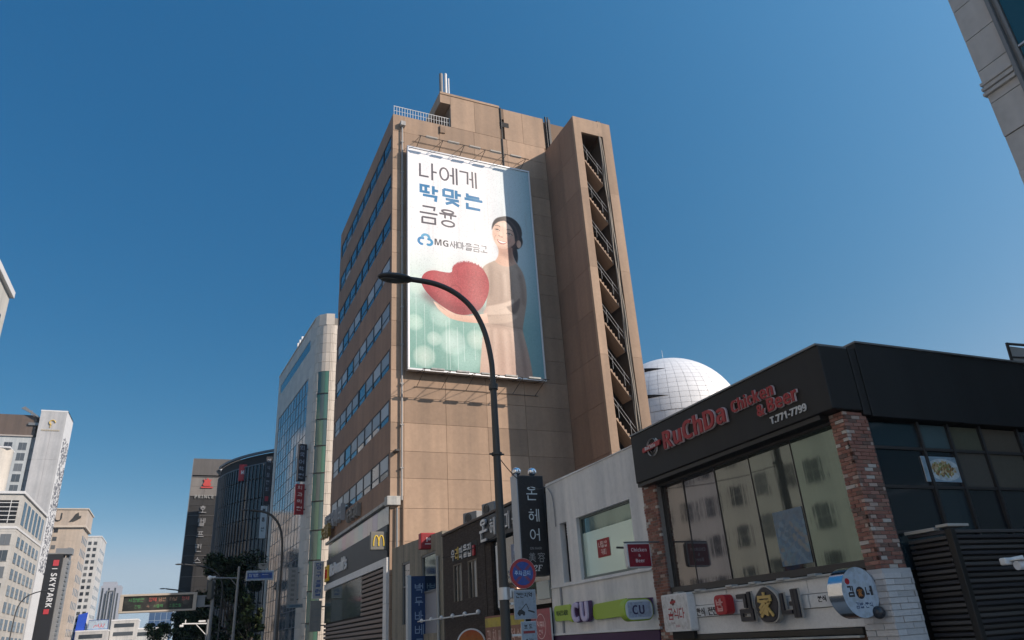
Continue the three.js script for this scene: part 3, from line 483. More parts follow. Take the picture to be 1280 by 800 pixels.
  mesh('top_rail', [rbx(-.06, .1, 4.5, 4.56, -.02, .62, .01), rbx(-.05, .5, 4.54, 4.59, .66, .92, .01)], std([.42, .40, .37], .6), e);
  const p = thing('menu_poster', 'white poster of a fried dish on the side windows of the corner building', 'poster', [FX + 1.5, 0, -10.27]);
  mesh('sheet', [bx(.5, 1.62, 5.56, 6.08, -.02, -.003)], M.white, p);
  mesh('print', sheet(.5, 1.62, 5.56, 6.08, 0), printed(280, 130, (c, w, h) => { fillBack(c, '#8fa9bd', w, h); c.fillStyle = '#c7d4dc'; c.beginPath(); c.ellipse(w * .52, h * .52, w * .43, h * .44, 0, 0, 7); c.fill(); let s = 3; const q = () => (s = (s * 16807) % 2147483647) / 2147483647; for (let i = 0; i < 150; i++) { c.fillStyle = ['#a57a48', '#c2a374', '#7d5a35', '#d6c29c', '#8d9a5b'][i % 5]; const a = q() * 6.3, d = Math.sqrt(q()); c.beginPath(); c.ellipse(w * (.52 + .3 * d * Math.cos(a)), h * (.5 + .3 * d * Math.sin(a)), 4 + 9 * q(), 3 + 5 * q(), q() * 3, 0, 7); c.fill(); } }, .4), p);
}
// --- lettering on the fascia
{
  const red = std([.40, .03, .035], .5, { map: TEX.fine }), rim = std([.58, .47, .47], .5);
  const outlined = (g, t, dz) => mesh('letter', g, t, dz);
  const word = (parent, str, x, y, size, depth, dy = 0, sx = 1, gapx = .02) => { // letters: a pale outline plate with a red face proud of it
    for (const ch of str) {
      if (ch === ' ') { x += size * .4; continue; }
      const a = latin(ch, size, depth, 0), b = a.boundingBox ?? (a.computeBoundingBox(), a.boundingBox), w = (b.max.x - b.min.x) * sx;
      const back = latin(ch, size, depth * .6, size * .035), f = latin(ch, size, depth, 0);
      for (const g of [back, f]) { g.translate(-b.min.x, 0, 0); g.scale(sx, 1, 1); g.translate(x, y, .012); }
      const l = mesh('letter', back, rim, parent); mesh('letter_face', moved(f, 0, 0, size * .06), red, l);
      x += w + gapx + size * .07; y += dy * (w + gapx);
    }
    return x;
  };
  const F = (name, label, cat = 'shop sign') => thing(name, label, cat, [FX - .3, 0, -17.9], FTURN);
  word(F('raised_lettering', 'biggest red raised letters, at the left half of the black fascia'), 'RuChDa', 2.2, 7.47, .46, .06, .012, 1.12, .05);
  const c = F('raised_lettering', 'smaller red raised letters reading Chicken & Beer on the black fascia');
  word(c, 'Chicken', 5.02, 7.62, .27, .05, .012, 1.02, .02); word(c, '&', 5.82, 7.3, .25, .05); word(c, 'Beer', 6.17, 7.31, .29, .05, .012, 1.05, .02);
  const t = F('phone_lettering', 'small white telephone number below the Chicken & Beer lettering');
  { const g = latin('T.771-7799', .155, .02); g.translate(6.12, 7.05, .01); g.scale(1.0, 1, 1); mesh('digits', g, std([.6, .6, .6], .5), t); }
  const e = F('round_emblem', 'round emblem with a red ribbon at the far left of the black fascia', 'emblem');
  const disc = (r0, r1, z) => { const s = new THREE.Shape(); s.absarc(0, 0, r1, 0, 7); if (r0) { const h = new THREE.Path(); h.absarc(0, 0, r0, 0, 7, true); s.holes.push(h); } const g = metreUV(new THREE.ExtrudeGeometry(s, { depth: z, bevelEnabled: false, curveSegments: 28 })); g.translate(1.58, 7.68, .012); return g; };
  mesh('outer_ring', disc(.235, .3, .05), std([.72, .68, .64], .5), e); mesh('disc', disc(0, .235, .02), M.black, e); mesh('inner_ring', disc(.14, .18, .03), rim, e);
  mesh('ribbon', moved(extrude([[-.42, -.07], [.4, -.03], [.46, .1], [.36, .1], [-.4, .06], [-.45, 0]], .05), 1.58, 7.68, .03), red, e);
  { const g = latin('RuChDa', .1, .012); g.translate(1.29, 7.645, .085); g.scale(1, 1, 1); mesh('ribbon_letters', g, rim, e); }
}
// --- signs on the white band
{
  const F = (name, label, cat = 'shop sign', o = -.1) => thing(name, label, cat, [FX + o, 0, -17.9], FTURN);
  const k = F('raised_lettering', 'black raised letters with round gold medallion on the white band');
  const ink = std([.02, .02, .028], .4), edge = std([.38, .36, .33], .5);
  const put = (ch, x, y, h, sc = 1) => { const g = barLetter(ch, h, h * .17, .09, .95); g.translate(x, y, .14); const o = barLetter(ch, h, h * .23, .05, .95); o.translate(x, y, .132); const l = mesh('letter', o, edge, k); mesh('letter_face', moved(g, 0, 0, .0), ink, l); };
  put('김', 4.0, 3.24, .5); put('네', 5.36, 3.24, .46);
  const disc = (r, d, z, ex = 1, ey = 1) => { const pts = Array.from({ length: 40 }, (_, i) => { const a = i * Math.PI / 20, q = r * (1 + .035 * Math.sin(a * 5)); return [q * Math.cos(a) * ex, q * Math.sin(a) * ey]; }); const g = extrude(pts, d, [], .012); g.translate(4.96, 3.48, z); return g; };
  const m = mesh('medallion', disc(.36, .1, .14), edge, k); mesh('medallion_face', disc(.33, .1, .16), ink, m);
  { const g = barLetter('家', .42, .06, .03, .95); g.translate(4.76, 3.28, .28); mesh('medallion_letter', g, std([.52, .36, .12], .5), m); }
  const r = F('red_seal', 'red rounded seal box before the black letters on the white band', 'shop sign');
  mesh('box', moved(extrude(roundPts(0, .38, 0, .38, .09), .2, [], .02), 3.36, 3.38, .14), M.red, r);
  { const g = barLetter('밥', .24, .03, .015); g.translate(3.44, 3.45, .365); mesh('seal_letter', g, std([.62, .3, .28], .5), r); }
  const s = F('small_lettering', 'small dark lettering on the white band left of the red seal');
  { let x = 2.36; for (const ch of '한식 전문') { if (ch === ' ') { x += .1; continue; } const g = barLetter(ch, .16, .022, .012); g.translate(x, 3.385, .148); mesh('letter', g, ink, s); x += .175; } }
  const s2 = F('small_lettering', 'tiny dark lettering on the white band right of the black letters');
  { let x = 6.32; for (const ch of '분식') { const g = barLetter(ch, .1, .014, .012); g.translate(x, 3.46, .148); mesh('letter', g, ink, s2); x += .12; } }
  // round projecting sign, its face towards the viewer
  const c = thing('round_sign', 'round white projecting sign with steel rim at the corner', 'projecting sign', [11.0, 3.55, -10.45], .0);
  const drum = new THREE.CylinderGeometry(.43, .43, .34, 56, 1, true); drum.rotateX(Math.PI / 2); mesh('rim', ready(drum), std([.75, .77, .8], .16, { metalness: 1 }), c);
  const face = new THREE.CircleGeometry(.425, 56); face.translate(0, 0, .165);
  mesh('face', ready(face), printed(512, 512, (x, w) => {
    fillBack(x, '#aebccb', w, w); x.fillStyle = '#1b1a24'; write(x, '김', 78, 190, 100, 18); x.beginPath(); x.arc(252, 262, 62, 0, 7); x.fill(); x.fillStyle = '#c07a3a'; write(x, '家', 214, 224, 76, 9);
    x.fillStyle = '#1b1a24'; write(x, '네', 336, 196, 96, 17); x.fillStyle = '#b01f2a'; x.beginPath(); x.ellipse(100, 142, 34, 32, .1, 0, 7); x.fill();
    x.fillStyle = '#2b3f66'; write(x, '김밥·분식', 150, 356, 56, 8); }, .35), c);
  const bk = new THREE.CircleGeometry(.425, 40); bk.rotateY(Math.PI); bk.translate(0, 0, -.165); mesh('back', ready(bk), M.white, c);
  mesh('bracket', [bx(.3, .62, -.04, .04, -.05, .05), bx(.3, .6, .2, .24, -.03, .03)], M.steel, c);
  const lamp = thing('black_lamp', 'small black dome lamp on the white bricks below the round sign', 'wall lamp', [11.4, 3.2, -10.3]);
  { const g = new THREE.SphereGeometry(.11, 20, 14); g.translate(-.12, 0, .05); mesh('dome', ready(g), std([.03, .035, .045], .2), lamp); mesh('arm', cyl(.03, .03, [-.1, 0, .05], [.02, 0, .05], 8), M.pole, lamp); }
  // white lightbox at the left end of the band
  const w = thing('white_lightbox', 'white rounded lightbox with red lettering beside the left brick pillar', 'lightbox', [11.4, 0, -16.86], FTURN);
  mesh('box', moved(extrude(roundPts(0, 1.1, 0, .84, .04), .2, [], .015), 0, 3.08, .02), M.white, w);
  mesh('print', sheet(.02, 1.08, 3.1, 3.9, .2365), printed(400, 300, (x, W2, H2) => {
    fillBack(x, '#d3d2d3', W2, H2); x.fillStyle = '#4c2a2c'; x.beginPath(); x.arc(175, 58, 30, 0, 7); x.fill(); x.fillStyle = '#a3222c'; x.save(); x.translate(175, 58); x.rotate(-.1); x.fillRect(-46, -11, 92, 22); x.restore();
    x.fillStyle = '#a3222c'; write(x, '곰식다', 75, 112, 92, 11, { adv: 1.08 }); x.fillStyle = '#6a4a4a'; x.font = '30px sans-serif'; x.fillText('Tteok', 100, 248); x.fillStyle = '#a3222c'; x.fillText('bokki', 175, 276); }, .5), w);
  mesh('bracket', bx(.1, 1.0, 2.9, 3.06, .0, .1), M.dark, w);
  // security camera over the enclosure
  const v = thing('security_camera', 'white bullet security camera above the slatted enclosure', 'security camera', [12.62, 3.86, -8.6]);
  mesh('mount', [rbx(-.03, .2, -.06, .06, -.1, .02, .03), cyl(.05, .035, [.1, .0, -.1], [.32, .05, .1], 10)], M.white, v);
  mesh('body', [cyl(.075, .085, [.1, -.08, .1], [.55, -.06, .2], 16)], std([.7, .72, .78], .35), v);
  mesh('hood', [rbx(.06, .6, .0, .02, .03, .25, .008)], M.white, v);
}
// --- concrete convenience shop
{
  const b = front('concrete_shop', 'pale weathered concrete shop building between the brick pillar and the brown building', 'shop building', -24.2);
  const face = extrude([[.1, 3.2], [6.6, 3.2], [6.6, 8.1], [.32, 8.2]], .4, [rectPts(2.45, 5.86, 4.72, 6.66), rectPts(1.2, 1.72, 4.74, 6.66)]); face.translate(0, 0, -.4);
  mesh('wall', face, M.stucco, b);
  mesh('wall', [bx(.35, 6.58, 7.9, 8.08, -8, -.41), bx(.35, .6, 3, 7.9, -8, -.41), bx(.6, 6.3, 3.3, 7.9, -1.4, -1.2)], M.concrete, b);
  mesh('ledge', [rbx(.2, 6.58, 4.615, 4.665, -.05, .05, .015), rbx(.3, 6.6, 8.09, 8.13, -.42, .03, .01)], M.stucco, b);
  mesh('ledge', [rbx(.0, 6.7, 3.14, 3.2, -.3, .08, .01)], M.white, b);
  mesh('awning', [rbx(.0, 6.6, 2.2, 3.13, -.3, .05, .02)], std([.075, .03, .085], .7, { map: TEX.fine }), b);
  const w = mesh('window', [bx(2.45, 5.86, 6.6, 6.66, -.32, -.12), bx(2.45, 5.86, 4.72, 4.8, -.32, -.1), bx(2.45, 2.52, 4.8, 6.6, -.32, -.12), bx(5.8, 5.86, 4.8, 6.6, -.32, -.12)], std([.16, .19, .18], .5), b);
  mesh('pane', bx(2.52, 5.8, 6.14, 6.6, -.17, -.16), mirrorGlass([.16, .22, .21], .06), w);
  { const g = bx(2.52, 5.8, 4.8, 6.14, -.172, -.162); mesh('pane', g, std([.62, .76, .68], .12, { metalness: .3 }), w); }
  const w2 = mesh('window', [bx(1.2, 1.72, 6.6, 6.66, -.32, -.2), bx(1.2, 1.72, 6.2, 6.24, -.32, -.2), bx(1.2, 1.25, 4.74, 6.6, -.32, -.2), bx(1.67, 1.72, 4.74, 6.6, -.32, -.2)], M.frame, b);
  mesh('pane', bx(1.25, 1.67, 4.76, 6.2, -.27, -.26), M.glass, w2);
  for (let i = 0; i < 4; i++) mesh('louvre_slat', bx(1.25, 1.67, 6.26 + .085 * i, 6.31 + .085 * i, -.3, -.22), M.alu, w2);
  mesh('wall_hook', [cyl(.03, .03, [5.6, 5.32, .0], [5.6, 5.34, .45], 6)], M.pole, b);
  mesh('drain_pipe', [cyl(.04, .04, [.95, 4.6, .04], [.95, 3.2, .04], 8), tube([[.6, 8.0, .05], [.9, 7.7, .06], [.98, 7.2, .05], [.98, 6.6, .04]], .02, 12, 5)], std([.3, .3, .31], .7), b);
  const F = (n, l, c = 'shop sign') => front(n, l, c, -24.2);
  const s = F('window_sticker', 'small red square sticker with white writing in the concrete shop window', 'sticker');
  mesh('print', sheet(3.42, 4.2, 5.28, 5.82, -.15), printed(220, 150, (x, a, h) => { fillBack(x, '#9c2a2e', a, h); x.fillStyle = '#e3c9c4'; write(x, '네일샵', 26, 18, 50, 7); write(x, '커피', 58, 84, 50, 7); }), s);
  const lime = F('lime_panel', 'small lime green speech bubble panel at the left of the purple letters');
  mesh('panel', moved(extrude([...roundPts(0, 1.22, 0, .46, .12).slice(7), [1.0, 0], [1.26, -.06]], .04, [], .012), .42, 3.58, .03), M.lime, lime);
  { let x = .6; for (const ch of '어서오세요') { const g = barLetter(ch, .15, .022, .01); g.translate(x, 3.74, .084); mesh('letter', g, std([.06, .1, .03], .6), lime); x += .175; } }
  const lt = F('raised_lettering', 'pair of big lilac raised letters on the pale concrete shop');
  const sz = .52; let x = 1.95;
  for (const ch of 'CU') { const g = latin(ch, sz, .09, .04), f = latin(ch, sz, .03, .025); g.scale(1.14, 1, 1); f.scale(1.14, 1, 1); g.computeBoundingBox(); const m0 = g.boundingBox.min.x, wd = g.boundingBox.max.x - m0; g.translate(-m0 + x, 3.52, .07); f.translate(-m0 + x, 3.52, .19); const l = mesh('letter', g, M.purple, lt); mesh('letter_face', f, M.lilac, l); x += wd + .06; }
  const lb = F('lime_panel', 'long plain lime green panel right of the big lilac letters');
  mesh('panel', moved(extrude([[.0, .12], [.08, .02], [.2, 0], [2.0, .03], [2.0, .47], [.14, .42], [.03, .34]], .045, [], .012), 3.15, 3.52, .03), M.lime, lb);
  const box = thing('speech_bubble_sign', 'projecting bubble shaped sign with lime edge and two dark letters', 'projecting sign', [10.55, 3.42, -17.66], 0);
  const bub = (e) => [...roundPts(-e, .8 + e, -e, .46 + e, .17 + e)];
  mesh('edge', moved(extrude(bub(.03), .22, [], .015), 0, 0, -.22), M.lime, box); mesh('rim', moved(extrude(bub(.0), .03, [], .01), 0, 0, .0), std([.62, .68, .72], .4), box);
  mesh('print', sheet(.05, .75, .04, .42, .042), printed(280, 152, (c, a, h) => { fillBack(c, '#a9b8cf', a, h); c.fillStyle = '#2e2a5a'; c.font = 'bold 122px sans-serif'; c.fillText('CU', 46, 120); }, .4), box);
  mesh('bracket', [bx(.2, 1.0, .48, .52, -.15, -.1), bx(.84, .9, .1, .48, -.2, -.05)], M.purple, box);
  const rs = thing('red_projecting_sign', 'small red rounded projecting sign reading Chicken & Beer', 'projecting sign', [10.43, 4.67, -17.0], 0);
  mesh('box', moved(extrude(roundPts(-.02, .68, -.02, .58, .06), .12, [], .015), 0, 0, -.13), std([.6, .6, .6], .5), rs);
  mesh('print', sheet(0.0, .66, .0, .56, .012), printed(260, 228, (c, a, h) => { fillBack(c, '#8e1f30', a, h); c.fillStyle = '#e6dcdc'; c.font = 'bold 50px sans-serif'; c.textAlign = 'center'; c.fillText('Chicken', a / 2, 76); c.font = 'bold 40px sans-serif'; c.fillText('&', a / 2, 128); c.font = 'bold 50px sans-serif'; c.fillText('Beer', a / 2, 186); }, .4), rs);
  mesh('bracket', [cyl(.025, .025, [-.05, .62, -.08], [1.05, .62, -.08], 6)], M.steel, rs);
}
// --- dark brown building with the hair salon
{
  const b = front('brown_building', 'low dark brown brick building with small windows and a grey sign band', 'shop building', -36.4);
  const bt = printed(512, 512, (c, w, h) => { fillBack(c, '#2f2621', w, h); let s = 5; const q = () => (s = (s * 16807) % 2147483647) / 2147483647; for (let r = 0; r < 32; r++) for (let i = 0; i < 9; i++) { const v = 40 + 22 * q(); c.fillStyle = `rgb(${v + 10},${v},${v - 6})`; c.fillRect(i * 64 - (r % 2) * 32 + 1, r * 16 + 1, 61, 13); } }, .9);
  bt.map.wrapS = bt.map.wrapT = THREE.RepeatWrapping; bt.map.repeat.set(1 / 1.8, 1 / 1.2);
  const wf = extrude([[.1, 0], [6.0, 0], [6.0, 8.05], [.1, 8.05]], .35, [rectPts(1.7, 2.95, 4.85, 6.5), rectPts(3.8, 5.0, 4.88, 6.46)]); wf.translate(0, 0, -.35);
  mesh('wall', wf, bt, b);
  mesh('wall', [bx(6.0, 12.1, 0, 8.0, -9, -.6), bx(.12, 6, 0, 7.95, -9, -.8)], M.darkIn, b);
  mesh('coping', [rbx(.05, 12.1, 8.05, 8.16, -.5, .08, .02)], std([.14, .11, .09], .8, { map: TEX.fine }), b);
  for (const [x0, x1, y0, y1] of [[1.7, 2.95, 4.85, 6.5], [3.8, 5.0, 4.88, 6.46]]) {
    const w = mesh('window', [bx(x0, x0 + .1, y0, y1, -.3, .02), bx(x1 - .1, x1, y0, y1, -.3, .02), bx((x0 + x1) / 2 - .05, (x0 + x1) / 2 + .05, y0, y1, -.3, .02), bx(x0 + .1, x1 - .1, y1 - .06, y1, -.3, .01)], std([.16, .13, .10], .7), b);
    mesh('pane', bx(x0 + .1, (x0 + x1) / 2 - .05, y0, y1 - .06, -.06, -.05), M.glass, w);
    mesh('pane', bx((x0 + x1) / 2 + .05, x1 - .1, y0, y1 - .06, -.06, -.05), x0 > 3 ? std([.4, .4, .4], .3) : std([.2, .2, .19], .3), w);
  }
  mesh('sign_band', rbx(6.02, 12.0, 6.96, 7.98, -.3, .12, .02), std([.075, .075, .078], .6, { map: TEX.metal }), b);
  mesh('pier', [bx(6.02, 6.7, 0, 6.95, -.5, -.02)], bt, b);
  for (const [x0, x1] of [[6.72, 7.9], [7.95, 8.9], [8.95, 10], [10.05, 12]]) mesh('pane', bx(x0, x1, 4.2, 6.9, -.16, -.14), M.glass, b);
  mesh('white_panel', [bx(7.2, 7.55, 4.3, 6.7, -.13, -.03)], M.white, b);
  mesh('window_print', sheet(8.75, 9.75, 5.65, 6.55, -.08), printed(200, 180, (c, w, h) => { fillBack(c, '#56678a', w, h); for (let i = 0; i < 70; i++) { c.fillStyle = ['#8ea0c0', '#2e3a57', '#a9a79c', '#574f48', '#c6ccd8'][i % 5]; c.globalAlpha = .6; c.fillRect((i * 53) % w, (i * 37) % h, 6 + i % 13, 10 + i % 29); } }, .4), b);
  mesh('white_panel', [bx(11.0, 12.05, 4.35, 4.95, -.13, -.06)], std([.5, .53, .5], .5), b);
  mesh('shop_front', bx(.1, 12.1, 0, 3.9, -.3, -.2), M.dark, b);
  const F = (n, l, c = 'shop sign') => front(n, l, c, -36.4);
  const a = F('raised_lettering', 'pale raised letters on the grey band of the brown building');
  { const big = barLetter('온', .86, .1, .08); big.translate(6.12, 7.02, .16); mesh('letter', big, M.alu, a); let x = 7.25; for (const ch of '헤어미용실') { const g = barLetter(ch, .62, .065, .06); g.translate(x, 7.14, .15); mesh('letter', g, M.alu, a); x += .82; } }
  const s = F('raised_lettering', 'small pale letters with orange dot above the windows of the brown building');
  { let x = 1.6; const cols = [M.alu, std([.6, .4, .08], .5), M.alu, M.alu, M.alu]; [...'우리마을집'].forEach((ch, i) => { const g = barLetter(ch, .52, .06, .05); g.translate(x, 6.66 + .03 * (i % 2), .03); mesh('letter', g, cols[i], s); x += .6; }); mesh('red_mark', rbx(x + .05, x + .3, 6.6, 7.05, .01, .1, .02), M.red, s); mesh('backing', rbx(1.5, 5.1, 6.6, 7.25, -.01, .012, .004), std([.018, .016, .015], .7), s); }
  const ac = (px, pz, turn, label) => {
    const o = thing('air_conditioner', label, 'air conditioner', [px, 8.16, pz], turn, 'air conditioners on the brown roof');
    mesh('case', rbx(-.5, .5, .02, .62, -.2, .2, .03), std([.2, .21, .22], .6), o); mesh('feet', [bx(-.4, -.3, -.02, .02, -.2, .2), bx(.3, .4, -.02, .02, -.2, .2)], M.steel, o);
    const f = new THREE.TorusGeometry(.22, .02, 6, 24); f.translate(-.1, .33, .21); mesh('fan_grille', [ready(f), cyl(.17, .17, [-.1, .33, .2], [-.1, .33, .215], 16)], M.pole, o); };
  ac(12.1, -33.4, -1.2, 'pale air conditioner on the far end of the brown roof'); ac(12.1, -30.9, -1.35, 'darker air conditioner near the middle of the brown roof');
  const db = thing('roof_dome_lamp', 'small dark round lamp on the brown roof behind the lamp post', 'roof lamp', [11.7, 8.2, -25.9]);
  { const g = new THREE.SphereGeometry(.17, 16, 10); g.translate(0, .16, 0); mesh('globe', ready(g), M.chrome, db); mesh('foot', cyl(.05, .05, [0, 0, 0], [0, .1, 0], 8), M.pole, db); }
  const bar = thing('light_rail', 'white rail of small bulbs across the lower brown wall', 'string light', [11.3, 4.2, -41], FTURN);
  mesh('rail', cyl(.035, .035, [0, .02, .1], [10.4, -.02, .1], 6), M.white, bar);
  for (let i = 0; i < 7; i++) { const g = new THREE.SphereGeometry(.1, 12, 8); g.translate(.05 + i * 1.72, .03, .12); mesh('bulb', ready(g), M.white, bar); }
  // posters and boards at the bottom
  const ob = thing('menu_banner', 'orange and yellow menu banner behind the lamp post', 'banner', [11.2, 0, -29.9], FTURN);
  mesh('board', bx(0, 4.0, 2.4, 4.0, -.06, -.004), M.white, ob);
  mesh('print', sheet(0, 4.0, 2.4, 4.0, 0), printed(512, 220, (c, w, h) => { fillBack(c, '#8a5a4a', w, h); c.fillStyle = '#b5a23c'; c.fillRect(0, 10, w, 46); c.fillStyle = '#caa79a'; for (let i = 0; i < 6; i++) { write(c, '김치찌개정식'[i], 20 + i * 80, 72, 60, 8); } c.fillStyle = '#7d3030'; c.fillRect(0, 150, w, 60); }), ob);
  const os = thing('round_yellow_sign', 'round orange and yellow sign at the foot of the brown building', 'round sign', [11.0, 3.0, -31.1], -.5);
  { const g = new THREE.CylinderGeometry(.62, .62, .12, 36); g.rotateX(Math.PI / 2); mesh('disc', ready(g), M.white, os); const f = new THREE.CircleGeometry(.56, 36); f.translate(0, 0, .063); mesh('face', ready(f), printed(160, 160, (c, w) => { const q = c.createLinearGradient(0, 0, 0, w); q.addColorStop(0, '#a8461c'); q.addColorStop(.5, '#b8742a'); q.addColorStop(1, '#8a2f20'); c.fillStyle = q; c.fillRect(0, 0, w, w); }), os); }
  const pk = thing('pink_panel', 'pink panel with a white circle beside the lime bubble panel', 'sign panel', [11.3, 0, -25.5], FTURN);
  mesh('board', bx(0, 1.62, 2.4, 4.02, -.06, -.004), M.white, pk);
  mesh('print', sheet(0, 1.62, 2.4, 4.02, 0), printed(256, 256, (c, w) => { fillBack(c, '#a2545a', w, w); c.strokeStyle = '#d9b9b6'; c.lineWidth = 5; c.beginPath(); c.ellipse(128, 88, 62, 62, 0, 0, 7); c.stroke(); c.fillStyle = '#d9b9b6'; write(c, '떡볶이', 82, 62, 32, 5); write(c, '분식', 100, 104, 24, 4); }), pk);
}
// --- projecting black sign
{
  const s = thing('vertical_sign', 'tall black projecting sign with white Korean letters and two chrome globes', 'projecting sign', [10.5, 0, -24.1], 0);
  mesh('box', rbx(.0, 1.04, 5.08, 8.56, -.5, -.02, .02), std([.02, .02, .021], .5), s);
  mesh('side_strip', rbx(-.05, -.001, 5.08, 8.6, -.55, .0, .015), std([.42, .43, .45], .4), s);
  mesh('print', sheet(.02, 1.02, 5.1, 8.54, -.012), printed(300, 1032, (c, w, h) => {
    fillBack(c, '#1d1c1f', w, h); c.strokeStyle = '#3a393d'; c.lineWidth = 6; c.strokeRect(4, 4, w - 8, h - 8); c.fillStyle = '#cfd8da';
    write(c, '온', 92, 116, 140, 12); write(c, '헤', 100, 356, 132, 12); write(c, '어', 104, 560, 126, 12);
    c.fillStyle = '#9a9a9c'; c.font = '34px sans-serif'; c.textAlign = 'center'; c.fillText('ON HAIR', 160, 776); c.textAlign = 'left'; c.fillStyle = '#8f9092'; write(c, '美容', 70, 808, 92, 8, { adv: 1.25 }); c.fillStyle = '#d5d5d6'; c.font = 'italic bold 84px serif'; c.fillText('2F', 112, 992); }, .5), s);
  for (const x of [.1, .72]) { const g = new THREE.SphereGeometry(.16, 20, 14); g.translate(x, 8.74, -.25); mesh('globe', [ready(g), cyl(.05, .05, [x, 8.55, -.25], [x, 8.62, -.25], 8)], M.chrome, s); }
  mesh('bracket', [bx(1.04, 1.3, 8.1, 8.2, -.3, -.2), bx(1.04, 1.3, 5.4, 5.5, -.3, -.2)], M.pole, s);
}
// --- weathered grey shop next to the tower, red box sign and blue sign
{
  const b = front('grey_shop', 'narrow weathered grey shop squeezed between the tower and the brown building', 'shop building', -46.9);
  const f = extrude([[0, 0], [10.5, 0], [10.5, 8.35], [0, 8.75]], .4, [rectPts(2.4, 4.2, 4.2, 7.6), rectPts(6.6, 9.3, 3.6, 7.55)]); f.translate(0, 0, -.4);
  mesh('wall', f, std([.36, .33, .27], .9, bumped(TEX.dirty, .004)), b);
  mesh('wall', bx(.1, 10.4, 0, 8.2, -6, -.9), M.darkIn, b);
  for (const [x0, x1, y0, y1] of [[2.4, 4.2, 4.2, 7.6], [6.6, 9.3, 3.6, 7.55]]) {
    const w = mesh('window', [bx(x0, x1, y1 - .1, y1, -.35, -.05), bx(x0, x0 + .1, y0, y1 - .1, -.35, -.05), bx(x1 - .1, x1, y0, y1 - .1, -.35, -.05), bx(x0 + .1, x1 - .1, y0 + 2, y0 + 2.08, -.35, -.05)], M.steel, b);
    mesh('pane', bx(x0 + .1, x1 - .1, y0 + 2.08, y1 - .1, -.12, -.11), x0 > 5 ? mirrorGlass([.18, .24, .23], .08) : M.glass, w); mesh('pane', bx(x0 + .1, x1 - .1, y0, y0 + 2, -.12, -.11), x0 > 5 ? std([.28, .29, .33], .4) : M.glass, w);
  }
  mesh('pipe', [cyl(.07, .07, [9.9, 3, .1], [9.9, 7.2, .1], 8)], M.whiteDirty, b);
  const r = thing('red_box_sign', 'small red box sign on the roof edge of the grey shop', 'box sign', [10.95, 7.72, -38.4], 0);
  mesh('box', rbx(0, .82, 0, .82, -.5, -.003, .04), M.red, r);
  mesh('print', sheet(.05, .77, .05, .77, 0), printed(128, 128, (c, w) => { fillBack(c, '#8c1822', w, w); c.fillStyle = '#d8c4c4'; c.fillRect(44, 34, 14, 40); c.beginPath(); c.arc(74, 48, 14, 0, 7); c.fill(); c.fillRect(30, 88, 70, 10); }), r);
  const s = thing('blue_vertical_sign', 'tall blue projecting sign with pale Korean letters before the grey shop', 'projecting sign', [10.85, 0, -40], 0);
  mesh('box', rbx(0, .9, 2.6, 6.5, -.35, -.003, .03), std([.012, .035, .12], .5), s); mesh('side_strip', rbx(-.2, -.001, 2.6, 6.55, -.4, .0, .02), std([.5, .53, .56], .5), s);
  mesh('print', sheet(.03, .87, 2.63, 6.47, 0), printed(220, 1000, (c, w, h) => { fillBack(c, '#1e3a68', w, h); c.fillStyle = '#8fa6c2'; [...'백두바베큐'].forEach((ch, i) => write(c, ch, 44, 90 + i * 178, 128, 11)); }), s);
}
// --- signs on the tower base and above
{
  const g = thing('yellow_m_sign', 'square grey projecting sign with a yellow M at the tower corner', 'projecting sign', [10.3, 8.8, -47.9], 0); g.scale.setScalar(.9);
  mesh('box', rbx(0, 1.2, 0, 1.3, -.3, -.01, .08), std([.16, .155, .14], .5), g);
  const arch = (o) => { const p = []; for (let i = 0; i <= 18; i++) { const a = Math.PI * (1 - i / 18); p.push([o + .19 * Math.cos(a), .72 * Math.sin(a) ** .8, 0]); } return tube(p, .045, 30, 8); };
  mesh('yellow_m', [moved(arch(.42), 0, .28, .0), moved(arch(.78), 0, .28, .0)], std([.75, .52, .05], .4), g);
  const l = thing('raised_lettering', 'pale raised burger restaurant lettering with yellow M on the dark band', 'shop sign', tp(-.12, 0, -21.5), TTURN + FTURN);
  { const t = latin("McDonald's", .95, .1, .01); t.scale(.92, 1, 1); t.translate(2.6, 8.85, .02); mesh('letters', t, M.white, l); mesh('yellow_panel', rbx(.6, 2.3, 8.55, 9.85, .01, .15, .03), M.yellow, l); const ar = (o) => moved(arch(o), 0, 0, 0); mesh('small_m', [moved(arch(.42), .8, 8.8, .16), moved(arch(.78), .8, 8.8, .16)], std([.55, .02, .02], .5), l); }
  const f = thing('raised_lettering', 'worn metal letters above the gutter on the tower street side', 'shop sign', tp(-.01, 0, -21.5), TTURN + FTURN);
  { let x = .5; for (const ch of '한국사이버') { const q = barLetter(ch, 1.2, .16, .4); q.translate(x, 12.9, .03); mesh('letter', q, std([.3, .31, .33], .5), f); x += 1.5; } x = 9.2; for (const ch of '아카데미') { const q = barLetter(ch, .9, .12, .3); q.translate(x, 12.3, .03); mesh('letter', q, std([.22, .2, .18], .6), f); x += 1.1; } }
  const y = thing('raised_lettering', 'brass yellow letters at the far end of the tower gutter', 'shop sign', tp(-.3, 0, -21.5), TTURN + FTURN);
  { let x = .0; for (const ch of '노래방') { const q = barLetter(ch, 1.0, .15, .3); q.translate(x, 12.2, .03); mesh('letter', q, std([.28, .19, .05], .5), y); x += 1.2; } }
}
